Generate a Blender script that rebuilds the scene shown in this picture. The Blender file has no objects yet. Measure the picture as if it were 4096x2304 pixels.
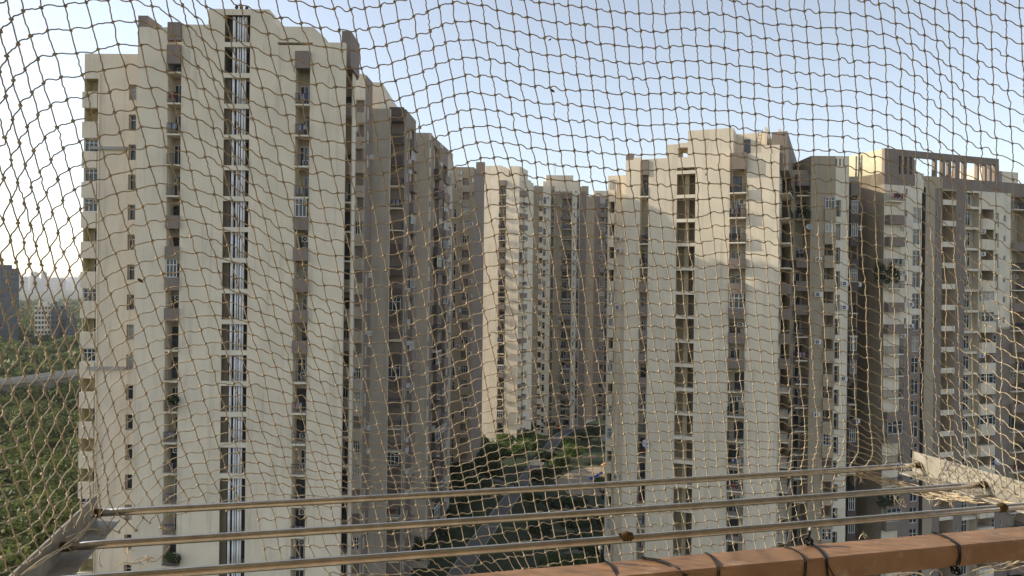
import bpy, math, random
import numpy as np
from mathutils import Vector, Matrix

random.seed(7)
rng = np.random.default_rng(11)
S = bpy.context.scene
COL = S.collection

# ------------------------------------------------------------------ camera
H = 42.37                 # eye height above the court, metres
FPX = 3000.0              # focal length in pixels of the 4096 wide photograph
ROLL = 0.011
c_, s_ = math.cos(ROLL), math.sin(ROLL)
R_ = Vector((c_, 0, s_)); U_ = Vector((-s_, 0, c_)); CAM = Vector((0, 0, H))
cam_d = bpy.data.cameras.new('camera'); cam = bpy.data.objects.new('camera', cam_d); COL.objects.link(cam)
cam.matrix_world = Matrix(((R_.x, U_.x, 0, 0), (R_.y, U_.y, -1, 0), (R_.z, U_.z, 0, H), (0, 0, 0, 1)))
cam_d.sensor_width = 36.0; cam_d.lens = FPX / 4096 * 36.0
cam_d.clip_start = 0.05; cam_d.clip_end = 20000
S.camera = cam

# ------------------------------------------------------------------ light
SUN_EL = math.radians(25.0)
SUN_FWD = math.radians(8.0)          # how far the sun stands forward of due left
sun_dir = Vector((-math.cos(SUN_FWD) * math.cos(SUN_EL), math.sin(SUN_FWD) * math.cos(SUN_EL), math.sin(SUN_EL)))
W = bpy.data.worlds.new('World'); S.world = W; W.use_nodes = True
nt = W.node_tree; nt.nodes.clear()
o_ = nt.nodes.new('ShaderNodeOutputWorld'); bg = nt.nodes.new('ShaderNodeBackground'); sky = nt.nodes.new('ShaderNodeTexSky')
sky.sky_type = 'NISHITA'; sky.sun_disc = False
sky.sun_elevation = SUN_EL; sky.sun_rotation = math.atan2(sun_dir.x, sun_dir.y)
sky.air_density = 1.0; sky.dust_density = 1.0; sky.ozone_density = 1.0; sky.altitude = 200
bg.inputs['Strength'].default_value = 0.15
hs_ = nt.nodes.new('ShaderNodeHueSaturation'); hs_.inputs['Saturation'].default_value = 0.6
nt.links.new(sky.outputs[0], hs_.inputs['Color']); nt.links.new(hs_.outputs[0], bg.inputs[0]); nt.links.new(bg.outputs[0], o_.inputs[0])
sl = bpy.data.lights.new('sun', 'SUN'); sl.energy = 3.4; sl.angle = math.radians(0.5); sl.color = (1.0, 0.89, 0.70)
so = bpy.data.objects.new('sun', sl); COL.objects.link(so); so.location = (-60, 10, 120)
so.rotation_euler = (-sun_dir).to_track_quat('-Z', 'Y').to_euler()
S.view_settings.view_transform = 'Standard'; S.view_settings.look = 'None'
S.view_settings.exposure = 0.62; S.view_settings.gamma = 1.0; S.view_settings.use_curve_mapping = False
S.cycles.use_denoising = True
S.cycles.max_bounces = 6; S.cycles.diffuse_bounces = 4; S.cycles.volume_bounces = 1

# ------------------------------------------------------------------ materials
def lin(c): return tuple(c) + (1.0,) if len(c) == 3 else tuple(c)
def mat(name, col, rough=0.8, metal=0.0, var=0.12, scale=1.5, streak=0.0, bump=0.0, bscale=30.0, spec=0.3):
    m = bpy.data.materials.new(name); m.use_nodes = True
    t = m.node_tree; n = t.nodes; L = t.links
    b = n['Principled BSDF']; b.inputs['Roughness'].default_value = rough; b.inputs['Metallic'].default_value = metal
    b.inputs['Specular IOR Level'].default_value = spec
    g = n.new('ShaderNodeNewGeometry')
    no = n.new('ShaderNodeTexNoise'); no.inputs['Scale'].default_value = scale; no.inputs['Detail'].default_value = 5
    L.new(g.outputs['Position'], no.inputs['Vector'])
    mr = n.new('ShaderNodeMapRange'); mr.inputs[1].default_value = 0.3; mr.inputs[2].default_value = 0.7
    mr.inputs[3].default_value = 1 - var; mr.inputs[4].default_value = 1 + var
    L.new(no.outputs['Fac'], mr.inputs[0])
    mx = n.new('ShaderNodeVectorMath'); mx.operation = 'SCALE'; mx.inputs[0].default_value = col[:3]
    L.new(mr.outputs[0], mx.inputs['Scale'])
    out = mx.outputs[0]
    if streak > 0:                                   # rain streaks and grime, long in z
        mp = n.new('ShaderNodeMapping'); mp.inputs['Scale'].default_value = (1.1, 1.1, 0.07)
        L.new(g.outputs['Position'], mp.inputs['Vector'])
        n2 = n.new('ShaderNodeTexNoise'); n2.inputs['Scale'].default_value = 1.3; n2.inputs['Detail'].default_value = 6; n2.inputs['Roughness'].default_value = 0.7
        L.new(mp.outputs[0], n2.inputs['Vector'])
        r2 = n.new('ShaderNodeMapRange'); r2.inputs[1].default_value = 0.52; r2.inputs[2].default_value = 0.78
        r2.inputs[3].default_value = 0.0; r2.inputs[4].default_value = streak
        L.new(n2.outputs['Fac'], r2.inputs[0])
        mm = n.new('ShaderNodeMix'); mm.data_type = 'RGBA'
        mm.inputs['B'].default_value = (col[0] * 0.35, col[1] * 0.35, col[2] * 0.36, 1)
        L.new(r2.outputs[0], mm.inputs['Factor']); L.new(out, mm.inputs['A']); out = mm.outputs['Result']
    L.new(out, b.inputs['Base Color'])
    if bump > 0:
        n3 = n.new('ShaderNodeTexNoise'); n3.inputs['Scale'].default_value = bscale; n3.inputs['Detail'].default_value = 4
        L.new(g.outputs['Position'], n3.inputs['Vector'])
        bp = n.new('ShaderNodeBump'); bp.inputs['Strength'].default_value = bump
        L.new(n3.outputs['Fac'], bp.inputs['Height']); L.new(bp.outputs[0], b.inputs['Normal'])
    return m

M = {}
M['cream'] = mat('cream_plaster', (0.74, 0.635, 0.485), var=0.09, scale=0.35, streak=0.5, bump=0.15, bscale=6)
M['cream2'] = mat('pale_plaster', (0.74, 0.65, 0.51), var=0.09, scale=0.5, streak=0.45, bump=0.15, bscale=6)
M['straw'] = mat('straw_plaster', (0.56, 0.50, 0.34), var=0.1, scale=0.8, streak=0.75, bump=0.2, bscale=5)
M['cream_shade'] = mat('cream_shade_plaster', (0.50, 0.425, 0.335), var=0.09, scale=0.35, streak=0.5, bump=0.15, bscale=6)  # cream plaster with the left row's canyon shade darkened into its colour
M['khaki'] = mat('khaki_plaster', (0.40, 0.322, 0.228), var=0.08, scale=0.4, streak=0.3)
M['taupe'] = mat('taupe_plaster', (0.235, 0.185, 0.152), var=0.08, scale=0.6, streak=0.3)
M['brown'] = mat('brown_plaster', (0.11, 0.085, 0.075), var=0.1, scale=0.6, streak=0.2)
M['yellow'] = mat('yellow_plaster', (0.55, 0.46, 0.25), var=0.06)
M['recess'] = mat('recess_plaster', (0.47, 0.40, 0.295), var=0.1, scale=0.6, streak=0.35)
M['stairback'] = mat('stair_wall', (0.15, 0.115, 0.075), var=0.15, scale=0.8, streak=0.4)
M['white'] = mat('white_frame', (0.68, 0.67, 0.64), rough=0.5, var=0.05)
M['pipe'] = mat('pale_pipe', (0.78, 0.76, 0.74), rough=0.5, var=0.12, scale=1.0)
M['iron'] = mat('dark_iron', (0.035, 0.035, 0.038), rough=0.6, var=0.2)
M['black'] = mat('black_plastic', (0.012, 0.012, 0.013), rough=0.45, var=0.2)
M['glass'] = mat('window_glass', (0.028, 0.034, 0.038), rough=0.08, var=0.3, scale=0.3, spec=0.6)
M['glassb'] = mat('tower_glass', (0.06, 0.085, 0.11), rough=0.12, var=0.25, scale=0.08, spec=0.6)
M['steelblue'] = mat('blue_grey_panel', (0.085, 0.10, 0.125), rough=0.5, var=0.15, scale=0.1)
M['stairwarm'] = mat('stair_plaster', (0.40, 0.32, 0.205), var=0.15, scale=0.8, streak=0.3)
M['door'] = mat('dark_door', (0.05, 0.04, 0.033), rough=0.5, var=0.25)
M['concrete'] = mat('concrete', (0.36, 0.34, 0.31), var=0.12, scale=0.4, streak=0.3)
M['floor_tile'] = mat('floor_tile', (0.40, 0.34, 0.27), rough=0.4, var=0.08, scale=2)
M['pave'] = mat('paving', (0.15, 0.14, 0.13), var=0.12, scale=0.6)
M['sand'] = mat('play_sand', (0.34, 0.27, 0.19), var=0.12, scale=0.5)
M['soil'] = mat('ground_soil', (0.05, 0.055, 0.03), var=0.35, scale=0.05)
M['lawn'] = mat('lawn', (0.030, 0.043, 0.016), var=0.3, scale=0.6, bump=0.4, bscale=8)
M['bark'] = mat('bark', (0.10, 0.075, 0.05), var=0.2, scale=4)
def leafmat(name, a, b, sc=0.8, va=0.45):
    m = mat(name, a, rough=0.55, var=va, scale=sc, spec=0.12); t = m.node_tree; b_ = t.nodes['Principled BSDF']; out_ = t.nodes['Material Output']
    tr = t.nodes.new('ShaderNodeBsdfTranslucent'); mx = t.nodes.new('ShaderNodeMixShader'); mx.inputs[0].default_value = 0.35
    t.links.new(b_.inputs['Base Color'].links[0].from_socket, tr.inputs['Color']); t.links.new(b_.outputs[0], mx.inputs[1]); t.links.new(tr.outputs[0], mx.inputs[2]); t.links.new(mx.outputs[0], out_.inputs['Surface'])
    return m
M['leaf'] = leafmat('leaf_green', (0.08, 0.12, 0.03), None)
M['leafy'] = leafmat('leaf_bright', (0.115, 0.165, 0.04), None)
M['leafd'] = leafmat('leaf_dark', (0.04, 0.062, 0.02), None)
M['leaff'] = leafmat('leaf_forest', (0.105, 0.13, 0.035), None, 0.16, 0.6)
M['cord'] = mat('net_cord', (0.48, 0.405, 0.30), rough=0.9, var=0.25, scale=60, bump=0.6, bscale=900)
M['cordp'] = mat('frayed_cord', (0.60, 0.50, 0.36), rough=0.9, var=0.2, scale=60)
M['rail'] = mat('rust_red_paint', (0.37, 0.21, 0.115), rough=0.55, var=0.22, scale=14, bump=0.25, bscale=60, spec=0.4)
M['cloth_r'] = mat('red_cloth', (0.35, 0.05, 0.07), var=0.2); M['cloth_p'] = mat('pink_cloth', (0.50, 0.16, 0.30), var=0.2)
M['cloth_w'] = mat('white_cloth', (0.60, 0.60, 0.62), var=0.15); M['cloth_b'] = mat('blue_cloth', (0.08, 0.14, 0.30), var=0.2)
M['cloth_l'] = mat('lilac_cloth', (0.42, 0.34, 0.44), var=0.15); M['cloth_g'] = mat('green_cloth', (0.03, 0.14, 0.09), var=0.2)
M['cloth_k'] = mat('dark_cloth', (0.04, 0.04, 0.06), var=0.2); M['orange'] = mat('orange_plastic', (0.62, 0.22, 0.05), rough=0.4)
M['blue'] = mat('blue_plastic', (0.05, 0.16, 0.55), rough=0.4); M['yell'] = mat('yellow_plastic', (0.60, 0.40, 0.05), rough=0.4)
M['redp'] = mat('red_plastic', (0.55, 0.04, 0.05), rough=0.4)
M['skin'] = mat('skin', (0.28, 0.16, 0.10), var=0.05)
M['dish'] = mat('dish_grey', (0.42, 0.42, 0.43), rough=0.5)
M['nest'] = mat('dry_mud', (0.12, 0.075, 0.03), rough=0.9, var=0.5, scale=120, bump=0.8, bscale=300)
M['haze_tower'] = mat('far_tower', (0.42, 0.40, 0.38), var=0.1, scale=0.02)

def weather(m, pale, lo=0.56, hi=0.66, sc=22, amt=0.6):
    t = m.node_tree; b = t.nodes['Principled BSDF']; src = b.inputs['Base Color'].links[0].from_socket
    g = t.nodes.new('ShaderNodeNewGeometry'); n = t.nodes.new('ShaderNodeTexNoise'); n.inputs['Scale'].default_value = sc; n.inputs['Detail'].default_value = 9; n.inputs['Roughness'].default_value = 0.75
    t.links.new(g.outputs['Position'], n.inputs['Vector']); r = t.nodes.new('ShaderNodeMapRange'); r.inputs[1].default_value = lo; r.inputs[2].default_value = hi; r.inputs[4].default_value = amt
    t.links.new(n.outputs['Fac'], r.inputs[0]); x = t.nodes.new('ShaderNodeMix'); x.data_type = 'RGBA'; x.inputs['B'].default_value = (*pale, 1)
    t.links.new(r.outputs[0], x.inputs['Factor']); t.links.new(src, x.inputs['A']); t.links.new(x.outputs['Result'], b.inputs['Base Color'])
weather(M['rail'], (0.52, 0.40, 0.30)); weather(M['rail'], (0.10, 0.05, 0.03), 0.62, 0.68, 55, 0.7)
def metal_mat(name, col, rough):
    m = mat(name, col, rough=rough, metal=1.0, var=0.18, scale=30, bump=0.0)
    t = m.node_tree; b = t.nodes['Principled BSDF']
    g = t.nodes.new('ShaderNodeNewGeometry'); n2 = t.nodes.new('ShaderNodeTexNoise'); n2.inputs['Scale'].default_value = 45; n2.inputs['Detail'].default_value = 6
    mr = t.nodes.new('ShaderNodeMapRange'); mr.inputs[3].default_value = rough * 0.7; mr.inputs[4].default_value = rough * 1.7
    t.links.new(g.outputs['Position'], n2.inputs['Vector']); t.links.new(n2.outputs['Fac'], mr.inputs[0]); t.links.new(mr.outputs[0], b.inputs['Roughness'])
    return m
M['steel'] = metal_mat('stainless_tube', (0.68, 0.63, 0.56), 0.17)
M['angle'] = mat('galvanised_angle', (0.34, 0.315, 0.27), rough=0.5, metal=0.15, var=0.25, scale=25, bump=0.2, bscale=80)

# ------------------------------------------------------------------ mesh helpers
class MB:
    def __init__(s): s.v = []; s.f = []; s.m = []
    def quad(s, a, b, c, d, m=0):
        i = len(s.v); s.v += [tuple(a), tuple(b), tuple(c), tuple(d)]; s.f.append((i, i + 1, i + 2, i + 3)); s.m.append(m)
    def box(s, x0, x1, y0, y1, z0, z1, m=0):
        i = len(s.v)
        s.v += [(x0, y0, z0), (x1, y0, z0), (x1, y1, z0), (x0, y1, z0), (x0, y0, z1), (x1, y0, z1), (x1, y1, z1), (x0, y1, z1)]
        for f in ((0, 3, 2, 1), (4, 5, 6, 7), (0, 1, 5, 4), (1, 2, 6, 5), (2, 3, 7, 6), (3, 0, 4, 7)):
            s.f.append(tuple(i + k for k in f)); s.m.append(m)
    def tube(s, pts, r, n=6, m=0, cap=True):
        pts = [Vector(p) for p in pts]; k = len(pts); i0 = len(s.v)
        rr = r if hasattr(r, '__len__') else [r] * k
        nrm = None
        for i, p in enumerate(pts):
            t = (pts[min(i + 1, k - 1)] - pts[max(i - 1, 0)])
            t = t.normalized() if t.length > 1e-9 else Vector((0, 0, 1))
            if nrm is None:
                a = Vector((0, 1, 0)) if abs(t.y) < 0.8 else Vector((1, 0, 0))
                nrm = (a - t * a.dot(t)).normalized()
            else:
                nrm = (nrm - t * nrm.dot(t)); nrm = nrm.normalized() if nrm.length > 1e-6 else Vector((0, 1, 0))
            b = t.cross(nrm)
            for q in range(n):
                a = 2 * math.pi * q / n
                s.v.append(tuple(p + (nrm * math.cos(a) + b * math.sin(a)) * rr[i]))
        for i in range(k - 1):
            for q in range(n):
                s.f.append((i0 + i * n + q, i0 + i * n + (q + 1) % n, i0 + (i + 1) * n + (q + 1) % n, i0 + (i + 1) * n + q)); s.m.append(m)
        if cap:
            s.f.append(tuple(i0 + q for q in reversed(range(n)))); s.m.append(m)
            s.f.append(tuple(i0 + (k - 1) * n + q for q in range(n))); s.m.append(m)
    def lathe(s, prof, n=12, m=0, c=(0, 0, 0)):
        i0 = len(s.v)
        for r, z in prof:
            for q in range(n):
                a = 2 * math.pi * q / n; s.v.append((c[0] + r * math.cos(a), c[1] + r * math.sin(a), c[2] + z))
        for i in range(len(prof) - 1):
            for q in range(n):
                s.f.append((i0 + i * n + q, i0 + i * n + (q + 1) % n, i0 + (i + 1) * n + (q + 1) % n, i0 + (i + 1) * n + q)); s.m.append(m)
    def mesh(s, name, mats, smooth=False):
        me = bpy.data.meshes.new(name); me.from_pydata(s.v, [], s.f)
        for x in mats: me.materials.append(M[x] if isinstance(x, str) else x)
        if len(mats) > 1: me.polygons.foreach_set('material_index', s.m)
        if smooth: me.polygons.foreach_set('use_smooth', [True] * len(s.f))
        me.update(); return me
def link(name, me, parent=None, loc=(0, 0, 0), rz=0.0):
    o = bpy.data.objects.new(name, me); COL.objects.link(o)
    o.location = loc
    if rz: o.rotation_euler = (0, 0, rz)
    if parent is not None: o.parent = parent
    return o
def tag(o, label=None, cat=None, group=None, kind=None):
    if label: o['label'] = label
    if cat: o['category'] = cat
    if group: o['group'] = group
    if kind: o['kind'] = kind
    return o
def thing(name, label, cat, loc=(0, 0, 0), group=None, rz=0.0):
    o = bpy.data.objects.new(name, None); COL.objects.link(o); o.location = loc; o.rotation_euler = (0, 0, rz); o.empty_display_size = 0.2
    return tag(o, label, cat, group)
CACHE = {}
def cached(key, fn):
    if key not in CACHE: CACHE[key] = fn()
    return CACHE[key]

def kx(px): return (px - 2048) / FPX
def yh(px): return 1152 + ROLL * (px - 2048)
def ray(px, py):
    return R_ * ((px - 2048) / FPX) + U_ * ((1152 - py) / FPX) + Vector((0, 1, 0))
def at(px, py, Y): return CAM + ray(px, py) * Y
def zat(px, py, Y): return H + (yh(px) - py) * Y / FPX
def on_ground(px, py, z=0.0):
    d = ray(px, py); t = (z - H) / d.z; return CAM + d * t
def X(px, Y): return kx(px) * Y

# ------------------------------------------------------------------ ground
def flat(name, pts, z, m, kind='structure', label=None):
    me = bpy.data.meshes.new(name); me.from_pydata([(p[0], p[1], z) for p in pts], [], [tuple(range(len(pts)))])
    me.materials.append(M[m]); o = link(name, me); return tag(o, label, None, None, kind)
flat('ground', [(-9000, -300), (4000, -300), (4000, 9000), (-9000, 9000)], 0.0, 'soil')
flat('lawn', [(-14, 60), (60, 60), (60, 320), (-14, 320)], 0.012, 'lawn')

def ribbon(pts, w):
    L_, R2 = [], []
    for i, p in enumerate(pts):
        a = Vector(pts[max(i - 1, 0)][:2]); b = Vector(pts[min(i + 1, len(pts) - 1)][:2]); d = (b - a).normalized()
        n = Vector((-d.y, d.x)); q = Vector(p[:2])
        L_.append(q + n * w / 2); R2.append(q - n * w / 2)
    return L_, R2
def path_strip(name, pix, w, z, m, kerb=True):
    pts = [on_ground(x, y) for x, y in pix]
    l, r = ribbon(pts, w); b = MB()
    for i in range(len(l) - 1):
        b.quad((*r[i], z), (*r[i + 1], z), (*l[i + 1], z), (*l[i], z), 0)
    o = link(name, b.mesh(name, [m])); tag(o, None, None, None, 'structure')
    if kerb:
        kb = MB()
        for sd, s in ((l, 1), (r, -1)):
            for i in range(len(sd) - 1):
                a, c = sd[i], sd[i + 1]; d = (c - a).normalized(); n = Vector((-d.y, d.x)) * 0.15 * s
                p = [a, c, c + n, a + n]
                for (q0, q1) in ((0, 1), (1, 2), (2, 3), (3, 0)):
                    kb.quad((*p[q0], 0), (*p[q1], 0), (*p[q1], 0.12), (*p[q0], 0.12))
                kb.quad(*[(*q, 0.12) for q in p])
        k = link('path_kerb', kb.mesh('path_kerb', ['concrete'])); tag(k, None, None, None, 'structure')
    return o
path_strip('path', [(1760, 2420), (1830, 2304), (1915, 2165), (2030, 2010), (2095, 1925), (2160, 1840), (2235, 1745), (2330, 1690), (2440, 1648)], 2.8, 0.02, 'pave')
path_strip('path', [(2060, 1965), (2010, 1930), (1960, 1915), (1900, 1900)], 1.8, 0.016, 'pave', False)
path_strip('path', [(2230, 2230), (2330, 2205), (2440, 2185), (2520, 2170)], 2.4, 0.016, 'pave', False)
pl = [on_ground(*p) for p in ((2215, 1925), (2290, 1880), (2400, 1862), (2480, 1870), (2500, 1950), (2400, 1985), (2270, 1975))]
flat('playground_surface', pl, 0.024, 'sand')

# ------------------------------------------------------------------ building kit
FL = 3.0
class Fac:
    """a vertical wall plane: origin, direction (left to right seen from outside)"""
    def __init__(s, P, d):
        s.P = Vector(P); d = Vector(d).normalized(); s.d = d; s.rz = math.atan2(d.y, d.x); s.n_in = Vector((-d.y, d.x))
    def u(s, px):
        k = kx(px); return (k * s.P.y - s.P.x) / (s.d.x - k * s.d.y)
    def pt(s, u, w=0.0, z=0.0):
        q = s.P + s.d * u + s.n_in * w; return Vector((q.x, q.y, z))
class Bld:
    def __init__(s, label, cat='apartment building', at_=(0, 0), name='apartment_building'):
        s.root = thing(name, label, cat, (at_[0], at_[1], 0)); s.o = Vector((at_[0], at_[1], 0)); s.rn = random.Random(hash(label) % 9973 if False else len(label) * 31)
    def put(s, name, me, F, u, w, z, parent=None):
        if parent is None:
            return link(name, me, s.root, F.pt(u, w, z) - s.o, F.rz)
        return link(name, me, parent, (0, 0, 0), 0)
    def mesh_local(s, name, mb, mats, F, smooth=False):
        me = mb.mesh(name, mats, smooth); return link(name, me, s.root, F.pt(0, 0, 0) - s.o, F.rz)

def wall(b, F, u0, u1, z0, z1, holes=(), mats=('cream', 'recess'), zones=(), depth=6.0, name='wall', roof=True, sides=True, sidemat=0):
    """local: x=u, y=inward. holes: (ua,ub,za,zb,dep,backmat,sidemat)."""
    us = {u0, u1}; zs = {z0, z1}
    for h in holes: us |= {max(u0, h[0]), min(u1, h[1])}; zs |= {max(z0, h[2]), min(z1, h[3])}
    for z in zones: us |= {max(u0, min(u1, z[0])), max(u0, min(u1, z[1]))}; zs |= {max(z0, min(z1, z[2])), max(z0, min(z1, z[3]))}
    def uniq(a):
        a = sorted(a); r = [a[0]]
        for q in a[1:]:
            if q - r[-1] > 1e-4: r.append(q)
        return r
    us = uniq(us); zs = uniq(zs); m = MB()
    for i in range(len(us) - 1):
        uc = (us[i] + us[i + 1]) / 2; run = None
        for j in range(len(zs) - 1):
            zc = (zs[j] + zs[j + 1]) / 2
            hole = any(h[0] < uc < h[1] and h[2] < zc < h[3] for h in holes)
            mi = 0
            for z in zones:
                if z[0] < uc < z[1] and z[2] < zc < z[3]: mi = z[4]
            if hole: continue
            m.quad((us[i], 0, zs[j]), (us[i + 1], 0, zs[j]), (us[i + 1], 0, zs[j + 1]), (us[i], 0, zs[j + 1]), mi)
    for h in holes:
        a, c, za, zb, dp = h[:5]; bm = h[5] if len(h) > 5 else 1; sm = h[6] if len(h) > 6 else 0
        za = max(za, z0); zb = min(zb, z1)
        m.quad((a, 0, za), (a, 0, zb), (a, dp, zb), (a, dp, za), sm)
        m.quad((c, 0, za), (c, dp, za), (c, dp, zb), (c, 0, zb), sm)
        m.quad((a, 0, za), (a, dp, za), (c, dp, za), (c, 0, za), sm)
        m.quad((a, 0, zb), (c, 0, zb), (c, dp, zb), (a, dp, zb), sm)
        m.quad((a, dp, za), (a, dp, zb), (c, dp, zb), (c, dp, za), bm)
    if sides:
        m.quad((u0, depth, z0), (u0, 0, z0), (u0, 0, z1), (u0, depth, z1), sidemat)
        m.quad((u1, 0, z0), (u1, depth, z0), (u1, depth, z1), (u1, 0, z1), sidemat)
        if depth > 3: m.quad((u1, depth, z0), (u0, depth, z0), (u0, depth, z1), (u1, depth, z1), sidemat)
    if roof: m.quad((u0, 0, z1), (u1, 0, z1), (u1, depth, z1), (u0, depth, z1), 0)
    return b.mesh_local(name, m, list(mats), F)

def block(b, F, u0, u1, w0, w1, z0, z1, m='cream', name='parapet'):
    k = MB(); k.box(u0, u1, w0, w1, z0, z1); return b.mesh_local(name, k, [m], F)

# --- part meshes, local: x along the wall centred, y inward, z up from the part's own origin
def m_window(w, h, nx, ny, t=0.06):
    def f():
        m = MB(); m.box(-w / 2, w / 2, -0.02, 0.05, 0, t); m.box(-w / 2, w / 2, -0.02, 0.05, h - t, h)
        for i in range(nx + 1):
            x = -w / 2 + t / 2 + (w - t) * i / nx; m.box(x - t / 2, x + t / 2, -0.018, 0.05, t, h - t)
        for j in range(1, ny):
            z = h * (j / ny if ny != 2 else 0.68); m.box(-w / 2 + t, w / 2 - t, -0.016, 0.045, z - t / 2, z + t / 2)
        return m.mesh('window', ['white'])
    return cached(('win', round(w, 2), round(h, 2), nx, ny), f)
def m_pane(w, h, mm='glass'):
    def f():
        m = MB(); m.box(-w / 2 + 0.01, w / 2 - 0.01, 0.055, 0.075, 0.01, h - 0.01); return m.mesh('pane', [mm])
    return cached(('pane', round(w, 2), round(h, 2), mm), f)
M['blind'] = mat('window_blind', (0.36, 0.34, 0.30), rough=0.25, var=0.2, scale=1.0)
RP_ = random.Random(55)
def pane_any(): return RP_.choice(['glass', 'glass', 'glass', 'glass', 'glass', 'blind'])
def m_slab(w, d, t=0.16):
    def f():
        m = MB(); m.box(-w / 2, w / 2, -d, 0, -t, 0); return m.mesh('balcony', ['cream2'])
    return cached(('slab', round(w, 2), round(d, 2), t), f)
def m_rail(w, d, h=1.05, side=True):
    def f():
        m = MB(); y = -d + 0.05
        m.box(-w / 2 + 0.02, w / 2 - 0.02, y - 0.025, y + 0.025, h - 0.05, h); m.box(-w / 2 + 0.02, w / 2 - 0.02, y - 0.02, y + 0.02, 0.1, 0.14)
        n = max(4, int(w / 0.14))
        for i in range(n + 1):
            x = -w / 2 + 0.04 + (w - 0.08) * i / n; m.box(x - 0.012, x + 0.012, y - 0.012, y + 0.012, 0.0 if i in (0, n) else 0.14, h - 0.05)
        if d > 0.5 and side:
            for sx in (-1, 1):
                x = sx * (w / 2 - 0.04); m.box(x - 0.02, x + 0.02, y + 0.03, -0.02, h - 0.05, h)
                for k in range(int(d / 0.16)):
                    yy = y + 0.1 + k * 0.16
                    if yy < -0.05: m.box(x - 0.012, x + 0.012, yy - 0.012, yy + 0.012, 0, h - 0.05)
        return m.mesh('railing', ['iron'])
    return cached(('rail', round(w, 2), round(d, 2), h, side), f)
def m_para(w, d, h=1.05, t=0.12, mm='taupe'):
    def f():
        m = MB(); m.box(-w / 2 - 0.01, w / 2 + 0.01, -d - 0.01, -d + t, -0.22, h)
        if d > 0.35:
            m.box(-w / 2 - 0.01, -w / 2 + t, -d + t, 0, -0.22, h); m.box(w / 2 - t, w / 2 + 0.01, -d + t, 0, -0.22, h)
        return m.mesh('parapet', [mm])
    return cached(('para', round(w, 2), round(d, 2), h, mm), f)
def m_door(w, h=2.15, mm='white'):
    def f():
        m = MB(); t = 0.07
        m.box(-w / 2, w / 2, -0.05, 0.0, h - t, h, 0)
        for x in (-w / 2, -t / 2, w / 2 - t): m.box(x, x + t, -0.05, 0.0, 0, h - t, 0)
        m.box(-w / 2 + t, -t / 2, -0.02, 0.0, 0.05, h - t, 1); m.box(t / 2, w / 2 - t, -0.03, 0.0, 0.05, h - t, 1)
        return m.mesh('door', [mm, 'glass'])
    return cached(('door', round(w, 2), h, mm), f)
def m_ac():
    def f():
        m = MB(); m.box(-0.42, 0.42, -0.32, 0, 0, 0.58, 0); m.box(-0.4, -0.3, -0.02, 0, -0.12, 0, 0); m.box(0.3, 0.4, -0.02, 0, -0.12, 0, 0)
        i0 = len(m.v)
        for r in (0.23, 0.08):
            for q in range(14):
                a = 2 * math.pi * q / 14; m.v.append((-0.1 + r * math.cos(a), -0.325, 0.29 + r * math.sin(a)))
        for q in range(14): m.f.append((i0 + q, i0 + (q + 1) % 14, i0 + 14 + (q + 1) % 14, i0 + 14 + q)); m.m.append(1)
        return m.mesh('air_conditioner', ['white', 'iron'])
    return cached('ac', f)
LAUNDRY = []
def laundry(F, u, w, z, width, cols, hh=0.9):
    LAUNDRY.append((F, u, w, z, width, cols, hh))

def balcony(b, F, uc, w, z, wid, proj, dep, var, para='taupe', rn=random, doorw=None):
    """slab from the recess' back wall out to proj beyond the wall face. var: R rail, P parapet, W glazed parapet, N none"""
    d = dep + proj
    o = link('balcony', m_slab(wid, d), b.root, F.pt(uc, w + dep, z) - b.o, F.rz)
    if var == 'R': link('railing', m_rail(wid, d, side=proj > 0.3), o)
    elif var in 'PW': link('parapet', m_para(wid, d, mm=para), o)
    dw = doorw or min(1.5, wid * 0.62)
    off = (wid - dw) / 2 * 0.8 * (-1 if rn.random() < 0.75 else 1)
    dr = link('door', m_door(dw, 2.15, 'white' if rn.random() < 0.5 else 'door'), o, (off, -0.004, 0.0))
    if var == 'W' and d > 0.4:
        hh = FL - 0.16 - 1.05 - 0.02
        wn = link('window', m_window(wid - 0.26, hh, 3, 2), o, (0, -d + 0.06, 1.05)); link('pane', m_pane(wid - 0.26, hh), o, (0, -d + 0.06, 1.05))
    r = rn.random()
    if r < 0.55 and wid > 1.3 and var != 'W':
        link('air_conditioner', m_ac(), o, (wid / 2 - 0.55, -0.012, 1.7 if rn.random() < 0.6 else 0.2))
    if rn.random() < 0.34 and var in 'RP':
        laundry(F, uc + (rn.random() - 0.5) * wid * 0.2, w - proj + 0.12, z + 1.0, wid * rn.uniform(0.3, 0.6), rn.choice(['wkr', 'blw', 'pw', 'kk', 'lw', 'gw', 'wbw', 'rk']), rn.uniform(0.55, 0.9))
    return o
def slot(b, F, pa, pb, z0, z1, floors, pat, holes, dep=1.4, proj=0.0, para='taupe', seed=1, backmat=1, sidemat=0, cap=None):
    ua, ub = F.u(pa), F.u(pb); holes.append((ua, ub, z0, z1, dep, backmat, sidemat))
    rn = random.Random(seed); fl = [z for z in floors if z0 - 0.1 <= z < z1 - 1.9]; fl.sort(reverse=True)
    for i, z in enumerate(fl):
        v = pat[i % len(pat)] if i < len(pat) else pat[-8:][i % min(8, len(pat))]
        if v == 'N': continue
        balcony(b, F, (ua + ub) / 2, 0, z, ub - ua - 0.006, proj, dep, v, para, rn)
    if cap:                                          # brown panel closing the head of the slot
        h, pm = cap; block(b, F, ua + 0.004, ub - 0.004, -proj - 0.06, 0.1, z1 - h, z1 + 0.25, pm, 'head_panel')
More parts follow.
